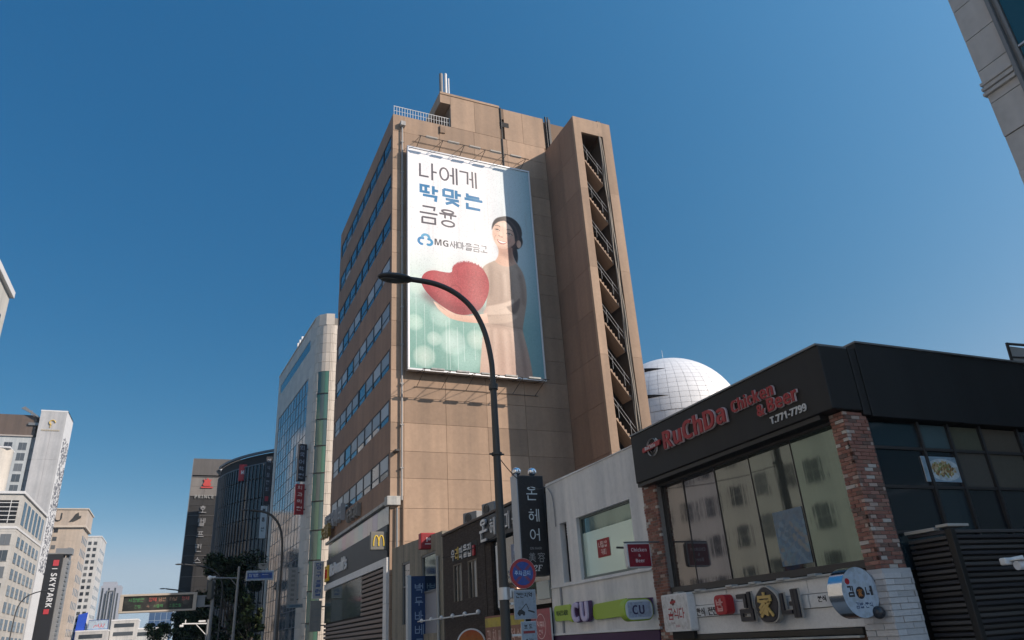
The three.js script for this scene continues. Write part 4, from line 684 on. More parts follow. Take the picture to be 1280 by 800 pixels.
// --- street lamp with the parking signs
{
  const P = [7, 0, -17.3];
  const l = thing('street_lamp', 'tall dark street lamp whose curved arm reaches across the billboard', 'street lamp', P, 0);
  const pr = [[0, .13, .13], [0, 4, .12], [0, 7, .105], [0, 9.5, .092]];
  mesh('pole', [cyl(.135, .118, [0, .1, 0], [0, 4.0, 0], 16), cyl(.118, .085, [0, 4, 0], [0, 9.5, 0], 16), cyl(.16, .16, [0, 0, 0], [0, .9, 0], 16)], M.pole, l);
  mesh('arm', tube([[0, 9.45, 0], [-.02, 10.2, 0], [-.2, 11.1, 0], [-.52, 11.72, 0], [-.98, 12.12, 0], [-1.56, 12.34, 0], [-2.25, 12.39, 0], [-2.4, 12.385, 0]], .075, 60, 12), M.pole, l);
  mesh('collar', cyl(.125, .125, [0, 9.35, 0], [0, 9.5, 0], 16), M.pole, l);
  mesh('collar', [cyl(.14, .14, [0, 7.55, 0], [0, 7.62, 0], 12), bx(-.2, .2, 7.56, 7.6, -.02, .02)], M.pole, l);
  const hp = new THREE.SphereGeometry(.5, 28, 16); hp.scale(1, .22, .5); hp.translate(-2.72, 12.37, 0); mesh('lamp_head', ready(hp), std([.03, .03, .032], .4), l);
  const ln = new THREE.SphereGeometry(.36, 20, 10); ln.scale(1, .16, .42); ln.translate(-2.78, 12.29, 0); mesh('lens', ready(ln), std([.06, .06, .055], .25), l);
  mesh('clamp', [cyl(.15, .15, [0, 4.02, 0], [0, 4.3, 0], 16), rbx(.08, .26, 4.05, 4.27, -.08, .08, .02)], M.alu, l);
  const S = (n, lab, c) => thing(n, lab, c, P, 0);
  const a = S('no_parking_sign', 'round blue no parking sign with red border on the lamp post', 'road sign');
  { const g = new THREE.CylinderGeometry(.355, .355, .02, 48); g.rotateX(Math.PI / 2); g.translate(.46, 4.6, .15); mesh('plate', ready(g), M.alu, a); const f = new THREE.CircleGeometry(.35, 48); f.translate(.46, 4.6, .164);
    mesh('face', ready(f), printed(300, 300, (c, w) => { fillBack(c, '#a5222c', w, w); c.fillStyle = '#1c3f92'; c.beginPath(); c.arc(150, 150, 118, 0, 7); c.fill(); c.save(); c.beginPath(); c.arc(150, 150, 118, 0, 7); c.clip(); c.strokeStyle = '#6f2f5c'; c.lineWidth = 30; c.beginPath(); c.moveTo(40, 40); c.lineTo(260, 260); c.moveTo(260, 40); c.lineTo(40, 260); c.stroke(); c.fillStyle = '#24468f'; c.fillRect(44, 118, 212, 62); c.restore(); c.fillStyle = '#a9bede'; write(c, '주차금지', 54, 124, 46, 7); }, .4), a);
    mesh('bracket', [bx(.1, .5, 4.62, 4.67, .08, .13), bx(.1, .5, 4.5, 4.55, .08, .13)], M.alu, a); }
  const b = S('towing_sign', 'pale rectangular tow away sign with a crane truck under the round sign', 'road sign');
  mesh('plate', rbx(.18, .77, 3.56, 4.22, .13, .15, .008), M.alu, b);
  mesh('face', sheet(.19, .76, 3.57, 4.21, .1535), printed(260, 292, (c, w, h) => { fillBack(c, '#8c98a6', w, h); c.fillStyle = '#23262c'; write(c, '견인지역', 26, 24, 48, 8); c.beginPath(); c.moveTo(30, 232); c.lineTo(50, 200); c.lineTo(84, 196); c.lineTo(120, 222); c.lineTo(120, 244); c.lineTo(36, 248); c.fill(); c.beginPath(); c.arc(56, 248, 13, 0, 7); c.arc(106, 246, 13, 0, 7); c.fill(); c.lineWidth = 8; c.strokeStyle = '#23262c'; c.beginPath(); c.moveTo(70, 205); c.lineTo(140, 140); c.lineTo(168, 196); c.stroke(); c.beginPath(); c.moveTo(160, 200); c.lineTo(236, 222); c.lineTo(236, 240); c.lineTo(160, 216); c.fill(); }, .5), b);
  mesh('bracket', bx(.1, .5, 3.9, 3.95, .08, .13), M.alu, b);
  const d = S('plate_sign', 'small pale plate sign with a red line below the towing sign', 'road sign');
  mesh('plate', rbx(.33, .74, 2.9, 3.51, .13, .15, .008), M.alu, d);
  mesh('face', sheet(.34, .73, 2.91, 3.5, .1535), printed(180, 272, (c, w, h) => { fillBack(c, '#93a0ad', w, h); c.fillStyle = '#23262c'; write(c, '보도', 34, 26, 42, 7, { adv: 1.5 }); c.fillStyle = '#8e2a30'; c.fillRect(20, 92, 140, 26); c.fillStyle = '#33363c'; write(c, '중구청', 44, 172, 30, 4); }, .5), d);
  mesh('bracket', bx(.1, .5, 3.2, 3.25, .08, .13), M.alu, d);
}
// ---------------------------------------------------------------- other buildings
// windows of a plain facade, one part each, on a wall that faces +z (side 0) or +x (side 1)
function winGrid(parent, mats, us, vs, w, h, plane, side, { depth = .12, name = 'window', frame = null } = {}) {
  const g = side ? bx(-depth, .012, 0, h, -w, 0) : bx(0, w, 0, h, -depth, .012);
  const fr = frame && (side ? [bx(-.02, .06, -.08, 0, -w - .08, .08), bx(-.02, .05, h * .48, h * .52, -w, 0)] : [bx(-.08, w + .08, -.08, 0, -.02, .06), bx(w * .48, w * .52, 0, h, -.02, .05)]);
  const fg = fr && merged(fr);
  for (const v of vs) for (const u of us) {
    const m = mesh(name, g, pick(mats), parent); if (side) m.position.set(plane, v, u); else m.position.set(u, v, plane);
    if (fg) mesh('frame', fg, frame, m);
  }
}
const range = (n, f) => Array.from({ length: n }, (_, i) => f(i));
const winDark = [[.05, .06, .07], [.08, .09, .10], [.035, .04, .05], [.14, .15, .16]].map((c) => new THREE.MeshPhysicalMaterial({ color: lin(...c), roughness: .1, ior: 1.8 }));

// --- far side of the street: the stone building that the upstairs windows mirror
{
  const b = thing('stone_office_building', 'pale stone office block across the street at the far left edge', 'office building', [-20, 0, -79.5]);
  const st = std([.66, .65, .61], .85, { map: TEX.wall });
  mesh('wall', bx(-22, -.05, 0, 38.0, 0, 52), std([.36, .35, .31], .9), b);
  for (let f = 0; f < 11; f++) for (let s = 0; s < 8; s++) mesh('stone_panel', bx(-.05, .0, f * 3.45 + .01, f * 3.45 + 3.44, s * 6.5 + .01, s * 6.5 + 6.49), st, b);
  mesh('cornice', [rbx(-22.2, .35, 37.6, 38.3, -.25, 52.3, .05)], M.white, b);
  winGrid(b, winDark, range(14, (i) => 3.2 + i * 3.55 + (i % 3 === 2 ? .4 : 0)), range(10, (i) => 2.2 + i * 3.45), 1.7, 1.75, .0, 1, { frame: std([.3, .29, .27], .7) });
  const t = thing('ribbon_window_building', 'tall pale office block with ribbon windows across the street behind the viewer', 'office building', [-20, 0, -24]);
  mesh('wall', bx(-22, -.06, 0, 46, 0, 40), std([.70, .68, .63], .7, { map: TEX.wall }), t);
  for (let f = 0; f < 12; f++) mesh('window', bx(-.2, .02, f * 3.7 + 1.6, f * 3.7 + 3, .6, 39), winDark[f % 4], t);
}
// --- panelled building at the right edge, close to the viewer; it shades the corner building's side
{
  const b = thing('panelled_tower', 'tall grey concrete panelled building at the upper right edge of the view', 'office building', [20, 0, -9.78]);
  const pm = [.62, .59, .65].map((k) => std([k, k * .985, k * .97], .85, bumped(TEX.wall, .003)));
  mesh('wall', bx(.12, 14, 0, 29.9, .02, 14), std([.2, .195, .19], .9), b);
  const py = []; for (let y = 0; y < 29; y += 1.18) py.push(y);
  for (const y of py) { const band = Math.abs(y - 13.6) < .6 ? 0 : 1; for (const [z0, z1] of [[0, .9]]) if (y > 5) mesh('panel', bx(band ? 0 : .03, .115, y + .012, y + 1.168, z0, z1), pick(pm), b); }
  for (let y = 5; y < 29; y += 5.9) for (let i = 0; i < 3; i++) mesh('string_course', rbx(-.1 + .02 * i, .115, y + i * .19, y + i * .19 + .11, -.06, .91, .02), pm[i], b);
  mesh('reveal', [bx(-.08, .1, 0, 29.9, .92, 1.02), bx(.06, .11, 0, 29.9, 1.02, 1.12), bx(-.02, .1, 0, 29.9, 1.12, 1.2)], M.greyPole, b);
  for (let f = 0; f < 13; f++) for (let w = 0; w < 3; w++) mesh('pane', bx(.04, .1, f * 2.2 + .03, f * 2.2 + 2.17, 1.22 + w * 2.4, 1.22 + w * 2.4 + 2.34), new THREE.MeshPhysicalMaterial({ color: lin(.02, .07, .075), roughness: .06, ior: 1.9 }), b);
  for (let f = 0; f < 13; f++) mesh('transom', bx(-.02, .1, f * 2.2 - .03, f * 2.2 + .03, 1.22, 8.4), M.alu, b);
  for (let f = 0; f < 7; f++) mesh('panel', bx(0, .1, f * 4.2 + .01, f * 4.2 + 4.19, 8.45, 13.9), pick(pm), b);
}
// --- small rooftop structure behind the corner building
{
  const b = thing('rooftop_pavilion', 'dark steel frame with pale panes on a low pale roof behind the black parapet', 'rooftop structure', [24.4, 0, -14.2]);
  mesh('roof', [bx(-.9, 5, 0, 10.2, -6, 0)], M.greyPanel, b);
  mesh('post', [cyl(.05, .05, [.02, 10.2, -.1], [.12, 11.25, -.1], 8)], M.frame, b);
  mesh('beam', [cyl(.05, .05, [.12, 11.22, -.1], [3, 11.35, -.1], 8), cyl(.03, .03, [.08, 10.75, -.1], [3, 10.9, -.1], 8)], M.frame, b);
  mesh('pane', bx(.15, 3, 10.2, 11.15, -.14, -.12), std([.5, .55, .58], .3), b);
}
// --- white panelled dome behind the shops
{
  const C = [51.62, 25.0, -70.42], r = 8.46;
  const b = thing('white_dome', 'white panelled dome rising behind the black fascia', 'dome', [C[0], 0, C[2]], 0);
  const rows = 19, cols = 46, pm = [.99, .965, 1].map((k) => std([k, k, k * 1.01], .5, { map: TEX.fine }));
  const body = new THREE.SphereGeometry(r - .12, 48, 24, 0, Math.PI * 2, 0, Math.PI / 2); body.translate(0, C[1], 0);
  mesh('shell', [ready(body), cyl(r - .12, r - .12, [0, 0, 0], [0, C[1], 0], 48)], std([.74, .75, .77], .9), b);
  const patch = (t0, t1, p0, p1) => { const P = []; const f = (t, p) => [r * Math.sin(t) * Math.cos(p), C[1] + r * Math.cos(t), r * Math.sin(t) * Math.sin(p)]; const n = 2, v = [], nn = []; for (let i = 0; i < n; i++) for (let j = 0; j < 1; j++) { const a = p0 + (p1 - p0) * i / n, c = p0 + (p1 - p0) * (i + 1) / n; const q = [f(t0, a), f(t1, a), f(t1, c), f(t0, c)]; for (const k of [0, 2, 1, 0, 3, 2]) { v.push(...q[k]); const d = [q[k][0], q[k][1] - C[1], q[k][2]]; nn.push(...d.map((x) => x / r)); } } const g = new THREE.BufferGeometry(); g.setAttribute('position', new THREE.Float32BufferAttribute(v, 3)); g.setAttribute('normal', new THREE.Float32BufferAttribute(nn, 3)); g.setAttribute('uv', new THREE.Float32BufferAttribute(new Float32Array(v.length / 3 * 2), 2)); return metreUV(g); };
  for (let i = 0; i < rows; i++) { // rows of panels, each with its own edges; too small here to pick apart singly
    const t0 = .05 + i / rows * 1.52, t1 = .05 + (i + 1) / rows * 1.52 - .0035, n = i < 4 ? 23 : cols, g = [];
    for (let j = 0; j < n; j++) { const p0 = j / n * 2 * Math.PI + .01, p1 = p0 + 2 * Math.PI / n - .0045; g.push(patch(t0, t1, p0, p1)); }
    const m = mesh('panel', g, pm[i % 3], b); m.userData.kind = 'stuff';
  }
  const wall = []; for (let i = 0; i < 9; i++) for (let j = 0; j < 44; j++) { const p0 = j / 44 * 2 * Math.PI, p1 = p0 + 2 * Math.PI / 44 - .0045, y0 = C[1] - (i + 1) * 1.0, f = (p, y) => [r * Math.cos(p), y, r * Math.sin(p)]; const q = [f(p0, y0), f(p1, y0), f(p1, y0 + .95), f(p0, y0 + .95)], v = [], n = []; for (const k of [0, 2, 1, 0, 3, 2]) { v.push(...q[k]); n.push(q[k][0] / r, 0, q[k][2] / r); } const g = new THREE.BufferGeometry(); g.setAttribute('position', new THREE.Float32BufferAttribute(v, 3)); g.setAttribute('normal', new THREE.Float32BufferAttribute(n, 3)); wall.push(metreUV(g)); }
  { const m = mesh('panel', wall, pm[1], b); m.userData.kind = 'stuff'; }
  for (const [y, a, w] of [[5.42, 136, 22], [1.68, 135, 19]]) { const rad = Math.sqrt(r * r - y * y) + .03, P = (d, dy) => { const p = (a + d) * R; return [rad * Math.cos(p), C[1] + y + dy, rad * Math.sin(p)]; }, v = []; for (let i = 0; i < 8; i++) { const q0 = i / 8, q1 = (i + 1) / 8, A = P(-w / 2 + w * q0, 0), B = P(-w / 2 + w * q1, 0), D = P(-w / 2 + w * q0, .5 * q0), E = P(-w / 2 + w * q1, .5 * q1); v.push(...A, ...B, ...E, ...A, ...E, ...D); } const g = new THREE.BufferGeometry(); g.setAttribute('position', new THREE.Float32BufferAttribute(v, 3)); g.computeVertexNormals(); g.setAttribute('uv', new THREE.Float32BufferAttribute(new Float32Array(v.length / 3 * 2), 2)); mesh('slot', g, M.black, b); }
  mesh('finial', cyl(.03, .02, [.0, C[1] + r, 0], [0, C[1] + r + 1.6, 0], 6), M.alu, b);
}
// --- tile clad office with rounded corner and glass strip, beyond the tower
{
  const b = thing('rounded_office_building', 'tile clad office block with rounded corner and green glass strip beyond the tower', 'office building', [10.66, 0, -82.6], 4.84 * R);
  const H = 40, L = 22.6, rad = 1.8, tm = [.70, .66, .74, .68].map((k) => std([k, k * .91, k * .81], .6, { map: TEX.fine })), core = std([.2, .19, .18], .9);
  mesh('core', [bx(.35, 24, 0, H - .2, -L + .02, 0), bx(rad, 24, 0, H - .2, 0, rad - .3), cyl(rad - .3, rad - .3, [rad, 0, 0], [rad, H - .2, 0], 32)], core, b);
  // rounded corner: tile panels around the glass strip
  const arc = (a0, a1, y0, y1, ro, ri) => { const s = new THREE.Shape(); const n = 3; for (let i = 0; i <= n; i++) { const a = a0 + (a1 - a0) * i / n; s[i ? 'lineTo' : 'moveTo'](rad - ro * Math.cos(a), -ro * Math.sin(a)); } for (let i = n; i >= 0; i--) { const a = a0 + (a1 - a0) * i / n; s.lineTo(rad - ri * Math.cos(a), -ri * Math.sin(a)); } const g = new THREE.ExtrudeGeometry(s, { depth: y1 - y0, bevelEnabled: false }); g.rotateX(-Math.PI / 2); g.translate(0, y0, 0); return metreUV(g); };
  const seg = 5, A = (i) => [0, 17, 34, 78, 84, 90][i] * R;
  for (let f = 0; f < 33; f++) for (let i = 0; i < seg; i++) { const y0 = 1 + f * 1.18, y1 = y0 + 1.15; if (y0 > 38.6) continue; if (i === 2 && y0 < 32 && y1 > 2.2) continue; mesh('tile_panel', arc(A(i) + .006, A(i + 1) - .006, y0, y1, rad, rad - .28), tm[(f * 3 + i) % 4], b); }
  for (let f = 0; f < 33; f++) for (let s = 0; s < 4; s++) { const y0 = 1 + f * 1.18; if (y0 < 38.6) mesh('tile_panel', bx(rad + .006 + s * 1.3, rad + 1.294 + s * 1.3, y0, y0 + 1.15, rad - .28, rad), tm[(f * 2 + s) % 4], b); }
  for (let f = 0; f < 10; f++) { const y0 = 2.6 + f * 3.06; for (let i = 0; i < 3; i++) mesh('pane', arc(A(2) + i * .256 + .006, A(2) + (i + 1) * .256 - .002, y0 + .06, y0 + 3.0, rad - .04, rad - .1), new THREE.MeshPhysicalMaterial({ color: lin(.075 + .03 * (i % 2), .135 + .03 * ((i + f) % 3), .135), roughness: .12, ior: 1.8 }), b); mesh('transom', arc(A(2), A(3), y0 - .04, y0 + .05, rad + .02, rad - .2), M.frame, b); }
  // street face: stone frame, band windows at the top, glass wall
  const face = (y0, y1, z0, z1, m, n = 'tile_panel') => mesh(n, bx(-.0, .34, y0, y1, z1, z0), m, b);
  for (let f = 0; f < 25; f++) { face(1 + f * 1.45, 1 + f * 1.45 + 1.43, -.02, -2.6, tm[f % 4]); face(1 + f * 1.45, 1 + f * 1.45 + 1.43, -L + 1.6, -L, tm[(f + 1) % 4]); }
  for (let s = 0; s < 11; s++) { const z0 = -2.62 - s * 1.673, z1 = z0 - 1.65; face(36.0, 36.9, z0, z1, tm[s % 4]); face(38.3, 40, z0, z1, tm[(s + 2) % 4]); face(33.3, 34.6, z0, z1, tm[(s + 1) % 4]); face(34.62, 35.98, z0, z1, tm[(s + 3) % 4]);
    mesh('pane', bx(.03, .1, 36.95, 38.25, z1, z0), M.glass, b); }
  face(37.3, 40, -.02, -2.6, tm[1]); face(37.3, 40, -L + 1.6, -L, tm[2]);
  mesh('coping', [rbx(-.1, 24, 39.98, 40.2, -L, -.01, .04), arc(0, Math.PI / 2, 38.75, 40.2, rad + .06, rad - .4)], tm[0], b);
  const gm = [[.11, .135, .16], [.14, .165, .185], [.095, .115, .14], [.22, .235, .25], [.27, .28, .285]].map((c) => new THREE.MeshPhysicalMaterial({ color: lin(...c), roughness: .1, ior: 1.75 }));
  for (let f = 0; f < 18; f++) for (let s = 0; s < 11; s++) { const z0 = -2.66 - s * 1.673, z1 = z0 - 1.61, y0 = 2 + f * 1.74, g = bx(.06, .08, y0 + .03, y0 + 1.7, z1, z0), cz = (z0 + z1) / 2; g.translate(-.06, 0, -cz); g.rotateY(rr(-.012, .012)); g.translate(.06, 0, cz); mesh('pane', g, gm[Math.floor(rnd() * (f < 9 ? 5 : 3.6))], b); }
  mesh('mullion', [...range(12, (s) => bx(.03, .3, 2, 33.3, -2.66 - s * 1.673, -2.61 - s * 1.673)), ...range(18, (f) => bx(.035, .29, 2 + f * 1.74 - .04, 2 + f * 1.74 + .03, -21.0, -2.62))], M.steel, b);
  // rooftop masts
  for (let i = 0; i < 9; i++) { const z = -11 - i * 1.25, h = i < 3 ? 1.9 : 1.3; mesh('roof_antenna', [rbx(.5, .75, 40.2 + h * .2, 40.2 + h, z - .15, z + .15, .03), cyl(.05, .05, [.62, 40.1, z], [.62, 40.5, z], 6)], i % 3 ? M.white : M.alu, b); }
  const S = (n, l, x, y0, y1, z, c, strip) => { const ca = Math.cos(4.84 * R), sa = Math.sin(4.84 * R), o = thing(n, l, 'blade sign', [10.66 + x * ca + z * sa, 0, -82.6 - x * sa + z * ca], 4.84 * R); mesh('box', rbx(-1.05, -.05, y0, y1, -.3, 0, .03), c, o); mesh('print', sheet(-1.02, -.08, y0 + .05, y1 - .05, .004), printed(100, 500, (k, w, h) => strip(k, w, h)), o); mesh('bracket', [bx(-.05, .3, y1 - .6, y1 - .5, -.2, -.1), bx(-.05, .3, y0 + .5, y0 + .6, -.2, -.1)], M.pole, o); };
  S('blade_sign', 'dark blade sign with pale letters high on the rounded office block', -.1, 20.4, 24.6, -.5, std([.03, .035, .05], .5), (k, w, h) => { fillBack(k, '#252b38', w, h); k.fillStyle = '#8f9fb5'; [...'외국어학원'].forEach((c, i) => write(k, c, 20, 18 + i * 96, 62, 8)); });
  S('blade_sign', 'red blade sign with pale letters below the dark one on the rounded office block', -.1, 16.8, 20.1, -.6, M.red, (k, w, h) => { fillBack(k, '#8a2730', w, h); k.fillStyle = '#d8c8c8'; [...'치과의원'].forEach((c, i) => write(k, c, 20, 22 + i * 118, 64, 9)); });
  S('blade_sign', 'long pale blade sign low on the rounded office block', -.1, 7.6, 11.4, -1.5, M.greyPanel, (k, w, h) => { fillBack(k, '#8d8f90', w, h); k.fillStyle = '#6f7376'; for (let i = 0; i < 7; i++) k.fillRect(30, 30 + i * 64, 40, 34); });
  const v = thing('blade_sign', 'pale blade sign with blue letters at the far end of the tower base', 'blade sign', [9.68, 0, -68.0], 0);
  mesh('box', rbx(0, .88, 7.2, 10.3, -.3, 0, .03), M.white, v); mesh('print', sheet(.03, .85, 7.25, 10.25, .004), printed(140, 500, (k, w, h) => { fillBack(k, '#a3a7ab', w, h); k.fillStyle = '#2f4f8a'; [...'당구클럽'].forEach((c, i) => write(k, c, 34, 20 + i * 120, 84, 12)); }), v);
  const v2 = thing('blade_sign', 'plain grey blade sign under the pale one with blue letters', 'blade sign', [9.58, 0, -68.1], 0);
  mesh('box', rbx(0, .95, 4.6, 7.05, -.3, 0, .03), M.greyPanel, v2); mesh('bracket', [bx(.95, 2.0, 6.5, 6.6, -.2, -.1), bx(.95, 2.0, 5, 5.1, -.2, -.1)], M.pole, v2); mesh('lines', [bx(.15, .8, 6.3, 6.4, .002, .012), bx(.15, .8, 5.8, 5.9, .002, .012), bx(.15, .7, 5.3, 5.4, .002, .012)], M.steel, v2);
}
// --- black curved glass building
{
  const b = thing('curved_glass_building', 'dark curved glass office with vertical fins and a red square sign', 'office building', [0, 0, 0]);
  // arc through (3,-160), (6.1,-151), (11.6,-144.2)
  const P1 = [2.9, -160.5], P2 = [6.1, -151.2], P3 = [11.8, -143.9];
  const d = 2 * (P1[0] * (P2[1] - P3[1]) + P2[0] * (P3[1] - P1[1]) + P3[0] * (P1[1] - P2[1])), q = (p) => p[0] * p[0] + p[1] * p[1];
  const cx = (q(P1) * (P2[1] - P3[1]) + q(P2) * (P3[1] - P1[1]) + q(P3) * (P1[1] - P2[1])) / d, cz = (q(P1) * (P3[0] - P2[0]) + q(P2) * (P1[0] - P3[0]) + q(P3) * (P2[0] - P1[0])) / d, rad = Math.hypot(P1[0] - cx, P1[1] - cz);
  const a1 = Math.atan2(P1[1] - cz, P1[0] - cx), a3 = Math.atan2(P3[1] - cz, P3[0] - cx); const ang = (t) => a1 + (a3 - a1) * t, n = 22, H = 39;
  b.position.set(cx, 0, cz);
  const at = (t, r) => [r * Math.cos(ang(t)), r * Math.sin(ang(t))];
  const wallSeg = (t0, t1, y0, y1, ro, ri) => { const s = [at(t0, ro), at(t1, ro), at(t1, ri), at(t0, ri)].map(([x, z]) => [x, -z]); const g = new THREE.ExtrudeGeometry(new THREE.Shape(s.map((p) => new THREE.Vector2(...p))), { depth: y1 - y0, bevelEnabled: false }); g.rotateX(-Math.PI / 2); g.translate(0, y0, 0); return metreUV(g); };
  const inn = rad - 1.2; mesh('core', range(11, (i) => wallSeg(i / 10, (i + 1) / 10, 0, H - .5, rad - .3, Math.max(2, rad - 6))), M.dark, b);
  const gm = [[.007, .011, .016], [.009, .014, .021], [.005, .008, .012]].map((c) => new THREE.MeshPhysicalMaterial({ color: lin(...c), roughness: .15, ior: 1.6 }));
  for (let i = 0; i < n; i++) for (let f = 0; f < 10; f++) mesh('pane', wallSeg(i / n * 1.1, (i + .94) / n * 1.1, f * 3.75 + .2, f * 3.75 + 3.7 - (f === 9 ? 1 : 0), rad, rad - .2), gm[(i + f * 2) % 3], b);
  for (let i = 0; i <= n; i++) { const [x, z] = at(i / n * 1.1, rad + .12); mesh('fin', cyl(.09, .09, [x, 0, z], [x, H - 2.4, z], 5), std([.10, .115, .13], .4, { metalness: .3 }), b); }
  mesh('top_band', range(24, (i) => wallSeg(i / 24 * 1.1, (i + 1) / 24 * 1.1, H - .4, H, rad + .25, rad - .3)), std([.10, .11, .13], .4), b);
  mesh('band', range(24, (i) => wallSeg(i / 24 * 1.1, (i + 1) / 24 * 1.1, H - 2.5, H - 2.3, rad + .1, rad - .3)), std([.10, .11, .13], .4), b);
  const s = thing('red_square_sign', 'red square sign near the top of the dark curved glass building', 'sign', [6.2, 0, -149.9], -.18); mesh('box', rbx(.0, 2.3, 34.0, 37.2, -.2, .3, .05), M.red, s); mesh('white_letters', [bx(.45, .6, 35.3, 36, .3, .34), bx(.75, .9, 35.3, 36, .3, .34), bx(.6, .75, 35.55, 35.7, .3, .33), bx(1.05, 1.2, 35.3, 36, .3, .34), bx(1.35, 1.5, 35.3, 36, .3, .34), bx(1.65, 1.8, 35.3, 36, .3, .34)], M.white, s);
  const v = thing('blade_sign', 'tall dark blade sign with pale marks beside the stone edge of the rounded office', 'blade sign', [8.75, 0, -118], 0);
  mesh('box', rbx(0, .9, 23.9, 31.4, -.3, 0, .04), std([.03, .03, .036], .5), v); mesh('print', sheet(.05, .85, 24.0, 31.3, .004), printed(80, 600, (k, w, h) => { fillBack(k, '#2c2d33', w, h); k.fillStyle = '#8a8f98'; [...'예식장연회'].forEach((c, i) => write(k, c, 16, 20 + i * 92, 50, 7)); k.fillStyle = '#a3303a'; k.fillRect(14, 500, 52, 60); }), v);
  const w = thing('blade_sign', 'white blade sign with dark letters below the tall dark blade sign', 'blade sign', [8.55, 0, -118.2], 0);
  mesh('box', rbx(0, .9, 19.0, 23.8, -.3, 0, .04), M.white, w); mesh('print', sheet(.05, .85, 19.1, 23.7, .004), printed(80, 400, (k, W, h) => { fillBack(k, '#c6cacd', W, h); k.fillStyle = '#26282c'; [...'부동산'].forEach((c, i) => write(k, c, 16, 22 + i * 122, 50, 8)); }), w);
}
// --- dark hotel slab with vertical name
{
  const b = thing('dark_hotel', 'dark slab hotel with Korean name in vertical letters and red crest', 'hotel', [-2.4, 0, -170]);
  const dm = [.036, .032, .04].map((k) => std([k, k * .97, k * .98], .75, { map: TEX.wall }));
  mesh('core', bx(.1, 12, 0, 42.6, -12, -.2), M.dark, b);
  for (let f = 0; f < 19; f++) for (let s = 0; s < 3; s++) mesh('panel', bx(.02 + s * 2.75, s * 2.75 + 2.73, f * 2.05 + .02, f * 2.05 + 2.03, -.2, 0), f === 17 || f === 18 ? std([.26, .24, .225], .8, { map: TEX.wall }) : pick(dm), b);
  for (let f = 0; f < 10; f++) mesh('ledge', bx(-.05, 8.2, f * 4.1 + 1.98, f * 4.1 + 2.06, .0, .12), std([.13, .125, .125], .7), b);
  mesh('roof_band', bx(0, 12, 39.3, 42.9, -12, .03), std([.13, .12, .115], .7, { map: TEX.metal }), b); mesh('edge_trim', [bx(-.12, .02, 0, 42.8, -.3, .06)], M.steel, b);
  const s = thing('hotel_lettering', 'large pale vertical letters down the front of the dark hotel', 'building sign', [-2.4, 0, -169.85]);
  [...'호텔프린스'].forEach((c, i) => { const g = barLetter(c, 1.45, .17, .12); g.translate(2.2, 31.2 - i * 2.62, 0); mesh('letter', g, std([.24, .24, .245], .5), s); });
  { let x = .9; for (const ch of 'PRINCE') { const g = latin(ch, .72, .08); g.computeBoundingBox(); const w = g.boundingBox.max.x; g.translate(x, 34.3, 0); mesh('letter', g, std([.3, .3, .29], .5), s); x += w + .1; } }
  const e = thing('red_crest', 'red crest emblem at the top of the dark hotel', 'emblem', [-2.4, 0, -169.9]);
  mesh('crest', moved(extrude([[0, .3], [.3, 0], [1.5, 0], [1.7, .5], [1.4, .8], [1.8, 1.5], [1.3, 1.3], [.9, 1.8], [.6, 1.3], [.1, 1.5], [.3, .9]], .15), 2.3, 36.9, 0), std([.5, .06, .05], .5), e);
  mesh('bar', bx(2.0, 4.4, 36.5, 36.8, 0, .1), std([.5, .06, .05], .5), e);
  const l = thing('roof_floodlight', 'white floodlight on the roof edge of the dark hotel', 'floodlight', [3.0, 39.9, -169.7]); mesh('head', [cyl(.22, .26, [0, .8, .1], [1.0, 0, .3], 12)], M.white, l); mesh('arm', cyl(.05, .05, [0, .8, .1], [-.3, .3, -.1], 6), M.pole, l);
}
// --- left of the street, near to far
{ // white office with deep windows
  const b = thing('white_office_building', 'white stone office with rows of paired windows at the lower left edge', 'office building', [-30, 0, -156]);
  const wm = std([.68, .66, .62], .75, { map: TEX.wall });
  mesh('wall', bx(-26, -.05, 0, 32.4, -26, -.05), std([.45, .44, .42], .85), b);
  for (let f = 0; f < 14; f++) { const y = f * 2.33; mesh('stone_band', [bx(-26, .0, y + .01, y + 2.32, -26.05, .0)], wm, b); }
  mesh('cornice', rbx(-26, .3, 32.2, 32.7, -26.3, .3, .05), M.white, b); mesh('cornice', rbx(-26, .12, 26.1, 26.5, -26.1, .12, .04), M.white, b);
  const ws = range(6, (i) => -2.6 - i * 3.9); winGrid(b, winDark, ws, [27.2], 2.4, 4.1, .03, 1, { depth: .3 }); winGrid(b, winDark, ws, range(9, (i) => 23.4 - i * 2.75), 2.3, 1.7, .03, 1, { depth: .3, frame: M.greyPole });
  for (const [x0, w] of [[-3.4, 3.0], [-7.6, 3.4]]) {
    const t = mesh('window', bx(x0, x0 + w, 27.1, 31.1, -.1, .03), M.black, b); range(5, (i) => mesh('slat', bx(x0, x0 + w, 27.6 + i * .75, 27.72 + i * .75, .03, .1), M.white, t)); mesh('mullion', bx(x0 + w * .6, x0 + w * .6 + .1, 27.1, 31.1, .03, .11), M.white, t);
  }
  winGrid(b, winDark, [-2.1, -5.4, -8.4], range(8, (i) => 23.4 - i * 2.75), 1.6, 1.8, .03, 0, { depth: .3, frame: M.greyPole });
  const r = thing('rounded_roof_volume', 'cream rounded roof volume behind the white office at the left edge', 'roof structure', [-36.2, 0, -164]); const g = new THREE.CylinderGeometry(2.2, 2.2, 8, 28); g.translate(-.6, 38.0, 0); mesh('drum', [metreUV(g), bx(-8, -.6, 32, 42.0, -2.2, 2.2)], std([.66, .62, .56], .8, { map: TEX.wall }), r); mesh('cap', rbx(-8, 1.4, 42, 42.3, -2.2, 2.2, .05), M.white, r);
}
